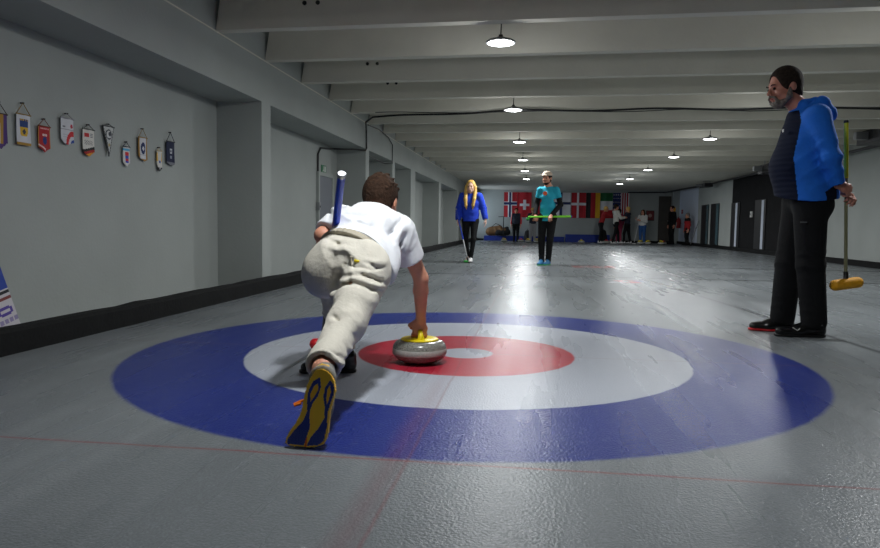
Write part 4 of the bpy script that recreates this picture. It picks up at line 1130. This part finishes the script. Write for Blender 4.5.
# far stones: copies of the near stone
def far_stone(x, y, label, red=False, rz=0.):
    c = copy_tree(stone0); c.location = (x, y, 0); c.rotation_euler = (0, 0, rz); c['label'] = label; c['group'] = 'curling stones at the far end of the rink'
    if red:
        for ch in c.children:
            if ch.name.startswith('handle'):
                ch.data = ch.data.copy(); ch.data.materials.clear(); ch.data.materials.append(M['red'])
for a in ((-.98, 27.0, 'yellow-handled stone in front of the brown bag by the blue bumper'),
          (-.24, 27.2, 'red-handled stone between the red-sleeved person and the navy-jacketed person', True),
          (.08, 26.9, 'yellow-handled stone at the feet of the person in grey trousers'),
          (.47, 26.6, 'yellow-handled stone showing just left of the teal-shirted player\'s legs'),
          (2.38, 27.0, 'yellow-handled stone standing alone in front of the taller blue bumper'),
          (3.50, 27.5, 'red-handled stone at the heels of the dark red jacket', True),
          (3.82, 28.3, 'red-handled stone behind the feet of the person in the pale sweatshirt', True),
          (4.86, 26.9, 'yellow-handled stone, left one at the feet of the person in jeans'),
          (5.18, 26.9, 'yellow-handled stone, right one at the feet of the person in jeans'),
          (5.68, 26.6, 'yellow-handled stone left of the dark door'),
          (5.84, 27.0, 'red-handled stone touching the yellow one near the dark door', True)):
    far_stone(*a[:3], red=len(a) > 3, rz=random.uniform(0, 6))

# ------------------------------------------------------------------ pennants hung on the left wall
XW = -2.985
def pennant(label, y, ztop, w_, h_, fn, shape=None, string=.07, cols_edge=(150,120,60), rod=True, nail=True):
    """y, ztop: nail position; cloth w_ x h_ hangs a string's length below"""
    r = thing('pennant', label, 'pennant', (XW, y, ztop), math.radians(90), 'pennants hung on the left wall')
    f = lambda u, v: (fn(u, v) if (shape is None or inpoly(u, v, shape)) else None)
    painted('cloth', w_, h_, 22, 34, f, .004, M['paint'], r, mtx=Matrix.Translation((0, -.008, -string)), wave=lambda u, v: .003*math.sin(7*u+3*v))
    cm = CORD[cols_edge] if cols_edge in CORD else CORD.setdefault(cols_edge, mat('cord', srgb(*cols_edge), .7))
    MB().tube([(-w_*.5, -.008, -string), (0, -.006, 0), (w_*.5, -.008, -string)], .0028, 6).build('hanging_cord', cm, r)
    if rod: MB().tube([(-w_*.53, -.008, -string), (w_*.53, -.008, -string)], .0045, 8).build('rod', cm, r)
    MB().tube([(0, .012, 0), (0, -.014, .0)], .005, 8).build('nail', M['dark_metal'], r)
    return r
CORD = {}
WH, NV, GD, RD = (205,206,212), (26,32,62), (170,130,50), (150,26,34)
def ring(u, v, cu, cv, r, asp=1.5): return math.hypot(u-cu, (v-cv)*asp) < r
def p_first(u, v):
    if u > .72 or v > .85: return (70, 40, 110)
    return GD if u > .5 else WH if v > .25 else (180, 60, 60)
def p_blueyellow(u, v):
    if v > .90: return GD
    if .22 < u < .8 and .14 < v < .72 and not (v > .55 and math.hypot(u-.5, (v-.5)*1.2) > .33):
        if v < .42: return (30, 60, 120) if v > .2 or int(u*14) % 2 else (210, 170, 40)
        return (214, 170, 40) if not ring(u, v, .5, .56, .13) else (60, 60, 70)
    return WH
def p_red(u, v):
    if .06 < v < .13 and .15 < u < .9 and int(u*24) % 3: return (225, 170, 170)
    if .30 < v < .38 and .3 < u < .7 and int(u*22) % 3: return (230, 210, 210)
    if ring(u, v, .5, .55, .2, 1.3): return (30, 50, 120)
    if abs((v-.72)-(u*.32)) < .035 and u < .6: return (230, 200, 200)
    return (172, 26, 34) if .06 < u < .94 else (190, 130, 60)
def p_white(u, v):
    if ring(u, v, .95, .98, .60, 1.15):
        return (30, 70, 160) if ring(u, v, .95, .98, .2, 1.15) else WH if ring(u, v, .95, .98, .36, 1.15) else (200, 30, 40)
    if ring(u, v, .82, .28, .12): return (190, 40, 60)
    if .30 < v < .36 and .12 < u < .3: return (120, 120, 130)
    if .42 < v < .44: return (150, 150, 160)
    if .55 < v < .8 and u > .15 and u < .8 and int(v*34) % 3 == 0: return (185, 186, 195)
    return WH
def p_german(u, v):
    t_ = v + .16*u
    if t_ > .98: return (220, 150, 30)
    if t_ > .88: return (170, 30, 30)
    if t_ > .78: return (20, 20, 22)
    if .14 < v < .30 and .15 < u < .48: return (190, 40, 44)
    if .16 < v < .3 and .58 < u < .85 and int(v*34) % 2: return (110, 112, 120)
    if .42 < v < .6 and .15 < u < .85 and (int(v*34)+int(u*22)) % 3 == 0: return (90, 92, 100)
    return (214, 212, 205)
def p_triangle(u, v):
    if abs(u-(.5-.5*(1-v))) < .07 or abs(u-(.5+.5*(1-v))) < .05: return (60, 62, 66)
    if ring(u, v, .5, .27, .27, 1.6): return (70, 76, 84) if not ring(u, v, .5, .27, .2, 1.6) or ring(u, v, .56, .25, .12, 1.8) else (205, 206, 205)
    if ring(u, v, .5, .62, .09): return (170, 150, 90)
    return (190, 192, 190)
def p_small(u, v):
    if .08 < v < .2: return (90, 170, 210)
    if .26 < v < .78 and .25 < u < .8:
        return (40, 70, 180) if .44 < v < .58 or v > .7 else (205, 40, 50)
    return (212, 210, 208)
def p_gold(u, v):
    if u < .13 or u > .87 or v > .9-.0*u: return (160, 118, 50)
    if ring(u, v, .5, .46, .28, 1.1): return (205, 208, 214) if ring(u, v, .5, .46, .12, 1.4) else (34, 48, 96)
    if .7 < v < .76 and int(u*22) % 2: return (150, 150, 160)
    return WH
def p_narrow(u, v):
    if v > .78: return (20, 22, 24) if abs(u-.55)*1.2 > (1-v)*1.2-.05 and v < .97 else WH
    if (u < .2 or u > .85) and .1 < v < .5: return (220, 170, 60)
    if .48 < v < .58 and .3 < u < .7: return (50, 80, 160)
    return (214, 212, 205)
def p_navy(u, v):
    if v > .86: return (120, 122, 130)
    if .3 < v < .5 and .35 < u < .62: return (200, 204, 210) if not ring(u, v, .48, .4, .07) else NV
    if .58 < v < .7 and ring(u, v, .5, .64, .14): return (150, 155, 170)
    return (24, 32, 66)
PT = [(0,0),(1,0),(1,.82),(.5,1),(0,.82)]
pennant('pennant cut by the left edge of the view, purple bordered', .10, 1.46, .13, .22, p_first, [(0,0),(1,0),(1,.8),(.6,1),(0,.9)], .07, (60,40,40))
pennant('white pennant with blue and yellow shield and gold bottom edge', .31, 1.49, .125, .20, p_blueyellow, None, .075)
pennant('red pennant with pointed end and dark blue emblem', .505, 1.415, .115, .175, p_red, PT, .05, (120,60,40))
pennant('white pennant with red and blue target in its lower corner', .745, 1.49, .135, .185, p_white, [(0,0),(1,0),(1,.9),(.55,1),(.2,.97),(0,.8)], .035, (150,150,155))
pennant('white pennant ending in a slanted black, red and gold band', .985, 1.445, .135, .20, p_german, [(0,0),(1,0),(1,.82),(.55,1),(.3,.98),(0,.85)], .035, (80,84,80))
pennant('triangular grey-white pennant with a round black emblem', 1.235, 1.485, .145, .235, p_triangle, [(0,0),(1,0.02),(.53,1),(.47,1)], .018, (70,70,74))
pennant('smallest pennant, white with a red and blue shield', 1.475, 1.375, .095, .165, p_small, [(0,0),(1,0),(1,.78),(.5,1),(0,.78)], .04, (70,74,90))
pennant('white pennant with gold fringe and a navy oval emblem', 1.72, 1.515, .13, .20, p_gold, [(0,0),(1,0),(1,.92),(.7,1),(.2,.92),(0,.8)], .075, (150,120,60))
pennant('narrow white pennant with a black chevron tip', 1.985, 1.385, .085, .185, p_narrow, [(0,0),(1,0),(1,.82),(.55,1),(.3,.95),(0,.6)], .03, (190,170,130))
pennant('navy pennant with white emblem, farthest of the pennants', 2.18, 1.545, .14, .22, p_navy, [(0,0),(1,0),(1,.9),(.75,1),(.2,.95),(0,.88)], .085, (40,40,50))

# leaning display board by the left edge
r = thing('display_banner', 'printed display board leaning on the wall at the left edge', 'banner', (-2.80, -.29, .0), math.radians(90))
def ban(u, v):
    if v < .20: return (170, 60, 80) if v < .12 else (60, 100, 170)
    if .20 < v < .52: return (30, 60, 150) if u+v*.8 > .8 else (90, 50, 140)
    if .54 < v < .56: return (20, 20, 30)
    if .6 < v < .63: return (120, 50, 50)
    if .70 < v < .80 and ring(u, v, .80, .75, .16, 3) and not ring(u, v, .80, .75, .10, 4): return (80, 60, 150)
    if .84 < v < .88 and int(u*30) % 3: return (140, 130, 170)
    return (196, 192, 198)
tl = Matrix.Rotation(math.radians(-10), 4, 'X') @ Matrix.Rotation(math.radians(-12), 4, 'Y')
painted('printed_panel', .40, .54, 40, 60, ban, .012, M['paint'], r, mtx=Matrix.Translation((-.10, -.0, .545)) @ tl)
MB().tube([(.10,.12,.01),(.0,.02,.46)], .008, 8).build('support_leg', M['grey_metal'], r)
MB().tube([(-.12,.12,.01),(-.19,.02,.46)], .008, 8).build('support_leg', M['grey_metal'], r)

# ------------------------------------------------------------------ flags on the back wall
def flag(label, x0, x1, fn, z0=1.14, z1=2.34, nx=48, ny=40):
    r = painted('wall_flag', x1-x0, z1-z0, nx, ny, fn, .01, M['paint'], wave=lambda u, v: .012*math.sin(9*u+1.5*v))
    r.location = ((x0+x1)/2, 29.95, z1)
    return tag(r, label, 'flag', 'flags hung in a row on the back wall')
R_, W_, B_ = (178, 28, 40), (222, 222, 226), (28, 44, 92)
def cross(bg, c1, c2, cu, cv, w1, w2, asp=1.0):
    def f(u, v):
        a = abs(u-cu); b = abs(v-cv)*asp
        if c2 and (a < w2 or b < w2): return c2
        if a < w1 or b < w1: return c1
        return bg
    return f
flag('red flag with white-edged dark blue cross, first on the left', -1.15, -.52, cross(R_, W_, B_, .47, .45, .15, .075, 1.9))
def swiss(u, v):
    a, b_ = abs(u-.52), abs(v-.5)*1.7
    return W_ if (a < .1 and b_ < .36) or (b_ < .1 and a < .33) else R_
flag('red flag with a white plus sign', -.51, .17, swiss)
flag('red flag mostly hidden behind the person in the teal t-shirt', .46, 1.1, lambda u, v: R_ if u < .3 or u > .7 else W_)
flag('white flag with a dark blue cross', 1.25, 2.02, cross(W_, B_, None, .42, .42, .085, 0, 1.5))
flag('red flag with a white cross', 2.06, 2.74, cross(R_, W_, None, .45, .45, .075, 0, 1.7))
flag('flag with vertical black, red and yellow stripes', 2.75, 3.40, lambda u, v: (24,24,26) if u < .33 else (R_ if u < .66 else (222,170,30)))
flag('green, white and red horizontally striped flag', 3.41, 3.98, lambda u, v: (24,96,52) if v < .33 else (W_ if v < .68 else R_))
def stars(u, v):
    if u < .48 and v < .62: return W_ if (int(u*40) % 5 == 2 and int(v*34) % 5 == 2) else (30, 44, 96)
    return R_ if int(u*14) % 2 == 0 else W_
flag('flag with blue starred corner and red and white stripes', 3.99, 4.74, stars)

# ------------------------------------------------------------------ signs, framed picture, extinguisher
r = thing('exit_sign', 'green exit sign above the grey door on the left', 'sign', (-3.0, 6.93, 1.59), math.radians(90))
MB().box(-.12, .12, -.012, 0, -.06, .06).build('sign_plate', M['green_sign'], r)
MB().box(.02, .08, -.015, -.012, -.045, .045).tube([(-.03,-.0135,.03),(-.03,-.0145,.03)], .012, 8).tube([(-.03,-.014,.015),(-.035,-.014,-.01),(-.06,-.014,-.04)], .006, 6).tube([(-.035,-.014,-.01),(-.01,-.014,-.04)], .006, 6).build('pictogram', M['white'], r)
r = thing('framed_picture', 'dark framed picture on the back wall behind the person in jeans', 'picture', (5.72, YB-.005, 1.29))
MB().box(-.19,.19,-.03,0,-.24,.24).build('frame', M['brown_door'], r)
painted('print', .32, .42, 16, 20, lambda u, v: (180,150,140) if ring(u, v, .5, .5, .25, 1.3) else (120, 48, 50), .004, M['paint'], r, mtx=Matrix.Translation((0, -.036, .21)))
def wallsign(name, label, cat, y, z, w_, h_, fn):
    r = thing(name, label, cat, (XR, y, z), math.radians(-90))
    painted('plate', w_, h_, 16, 20, fn, .01, M['paint'], r, mtx=Matrix.Translation((0, -.012, h_/2)))
    return r
wallsign('fire_sign', 'small red sign above the fire extinguisher', 'sign', 29.1, 1.47, .34, .18, lambda u, v: (225,200,200) if ring(u, v, .5, .5, .2) else (178, 60, 66))
r = thing('fire_extinguisher', 'red fire extinguisher hung on the pale right-hand wall', 'fire extinguisher', (XR-.11, 29.3, .72))
MB().lathe([(0,0),(.085,.0),(.095,.02),(.095,.36),(.075,.42),(.03,.46),(.03,.5),(0,.5)], 24).build('cylinder_body', M['red_paint'], r, smooth=True)
MB().tube([(0,0,.5),(0,-.05,.53),(0,-.12,.53)], .012, 8).tube([(0,.02,.49),(0,.1,.45),(0,.12,.2)], .012, 8).build('hose_and_lever', M['black'], r)
MB().box(-.0,.11,-.03,.03,.2,.24).build('wall_bracket', M['dark_metal'], r)
MB().box(-.097,-.09,-.05,.05,.12,.28).build('label_sticker', M['white'], r)
r = thing('wall_switch', 'small pale switch box on the black wall section', 'switch', (XR, 18.75, 1.18), math.radians(-90))
MB().box(-.07,.07,-.04,0,-.09,.09).build('switch_housing', M['white'], r); MB().box(-.025,.025,-.05,-.04,-.03,.03).build('rocker', M['grey_metal'], r)

# ------------------------------------------------------------------ bags and stand at the back
r = thing('duffel_bag', 'brown and black bag lying on the blue mats in the far left corner', 'bag', (-1.40, 29.55, .24))
c = Clay(); c.cone((-.38,0,.20), (.30,.0,.22), .20, .17, .05); c.cone((-.3,0,.30), (.1,0,.38), .13, .12, .05); c.fold((0,-.1,.25), .4, .02, (1,0,.3), 26, .5); c.clip((0,0,.0), (0,0,-1), 1)
sculpt('bag_body', c, .02, M['bag_brown'], r)
c = Clay(); c.cone((.0,-.08,.16), (.45,.0,.18), .15, .16, .05); c.cone((.30,0,.3),(.44,0,.36), .09, k=.04); c.clip((0,0,.0), (0,0,-1), 1)
sculpt('black_side_bag', c, .02, M['bag_black'], r)
MB().tube([(-.3,-.05,.42),(-.1,-.1,.58),(.12,-.05,.5)], .015, 8).build('strap', M['bag_black'], r)
def backpack(label, loc, s=1.0):
    r = thing('backpack', label, 'backpack', loc, random.uniform(-.3, .3))
    c = Clay(); c.cone((0,0,.16*s), (0,.02,.42*s), .16*s, .11*s, .05, (1,0,0), 1.15); c.cone((0,-.12*s,.14*s), (0,-.11*s,.24*s), .07*s, k=.04); c.clip((0,0,.005), (0,0,-1), 1)
    sculpt('pack_body', c, .018, M['bag_black'], r)
    MB().tube([(-.04*s,.02,.52*s),(0,.02,.60*s),(.04*s,.02,.52*s)], .012, 8).build('carry_loop', M['bag_black'], r)
backpack('black backpack standing behind the stones at the huddle', (3.50, 29.2, 0), 1.15)
backpack('black backpack on the floor left of the navy-jacketed person', (.02, 29.2, 0), 1.0)
r = thing('pole_stand', 'thin black pole stand in front of the first flag', 'stand', (-1.12, 29.3, .24))
MB().tube([(0,0,.0),(0,0,.92)], .022, 8).build('pole', M['black'], r); MB().tube([(-.25,0,.90),(.03,0,.92)], .014, 8).build('arm', M['black'], r)
MB().box(-.14,.14,-.12,.12,0,.03).build('base_plate', M['black'], r)

# ------------------------------------------------------------------ cables and the machinery under the beams
def cable(label, pts, r_=.012, m=None):
    mb = MB(); mb.tube(pts, r_, 8)
    return tag(mb.build('cable', m or M['black'], smooth=True), label, 'cable')
pts = []
for i in range(61):
    x = 6.95 - 9.15*i/60
    pts.append((x, 6.42 + .012*math.sin(x*2.1) + max(0, .1-x)*.22, 2.405 + .012*math.sin(x*3.3+1)))
pts += [(-2.40, 7.3, 2.38), (-2.47, 7.62, 2.30), (-2.475, 7.66, 2.0), (-2.48, 7.62, 1.96), (-2.60, 7.5, 1.96), (-2.95, 7.3, 1.95), (-2.98, 6.72, 1.90), (-2.98, 6.60, 1.80), (-2.98, 6.58, 1.05)]
cable('thick black cable crossing under the ceiling and running down to the left wall', pts, .0145)
cable('second thinner black cable strung beside the thick one under the ceiling', [(6.95 - 9.0*i/40, 6.50+.03*math.sin(i*.9), 2.40+.012*math.sin(i*.7)) for i in range(41)], .006)
cable('thin dark cable dipping along the left header to the third bay', [(-2.47,7.75,2.40),(-2.475,8.6,2.44),(-2.475,9.4,2.40),(-2.475,9.80,2.30),(-2.475,9.80,1.93),(-2.60,9.7,1.92),(-2.62,8.8,1.93),(-2.6,8.2,1.94)], .010, M['dark_metal'])
r = thing('junction_box', 'small grey box at the end of the cable by the grey door', 'box', (-2.99, 6.58, .98))
MB().box(-.005,.05,-.035,.035,-.05,.07).build('box_body', M['grey_metal'], r); MB().box(.05,.055,-.01,.01,-.01,.02).build('latch', M['black'], r)
def pipe(label, pts, r_): return tag(MB().tube(pts, r_, 10).build('ceiling_pipe', M['dark_metal'], smooth=True), label, 'pipe')
pipe('dark pipe running along the top of the right wall', [(6.80,8.0,2.36),(6.80,12.0,2.34),(6.78,17.0,2.36),(6.7,24.0,2.36),(6.3,29.6,2.36)], .035)
pipe('dark pipe crossing the top of the far right corner', [(4.6,29.4,2.34),(6.25,29.5,2.36)], .03)
pipe('slanted pipe below the beams near the black wall section', [(5.9,14.3,2.13),(6.9,13.4,2.28)], .05)
def heater(label, loc, s=(.5,.7,.26)):
    r = thing('ceiling_heater', label, 'heater', loc)
    a, b_, c_ = s[0]/2, s[1]/2, s[2]
    MB().box(-a, a, -b_, b_, 0, c_).build('heater_housing', M['dark_metal'], r, bevel=.01)
    mb = MB()
    for i in range(6): mb.box(-a*.85, a*.85, -b_-.012, -b_, c_*(.12+.13*i), c_*(.18+.13*i))
    mb.build('front_grille', M['black'], r)
    for x in (-a*.8, a*.8): MB().tube([(x,0,c_),(x,0,c_+.14)], .012, 8).build('hanger', M['grey_metal'], r)
    MB().box(-a-.22, -a-.02, -.06, .06, c_*.25, c_*.8).build('side_fan', M['grey_metal'], r)
heater('dark heating unit hung under the beams at the right edge', (6.55, 9.5, 2.28), (.7,.9,.24))
heater('dark heating unit hung before the black wall section', (6.30, 14.8, 2.14), (.5,.8,.22))
heater('small dark unit hung near the far right wall corner', (6.60, 23.0, 2.24), (.3,.7,.14))
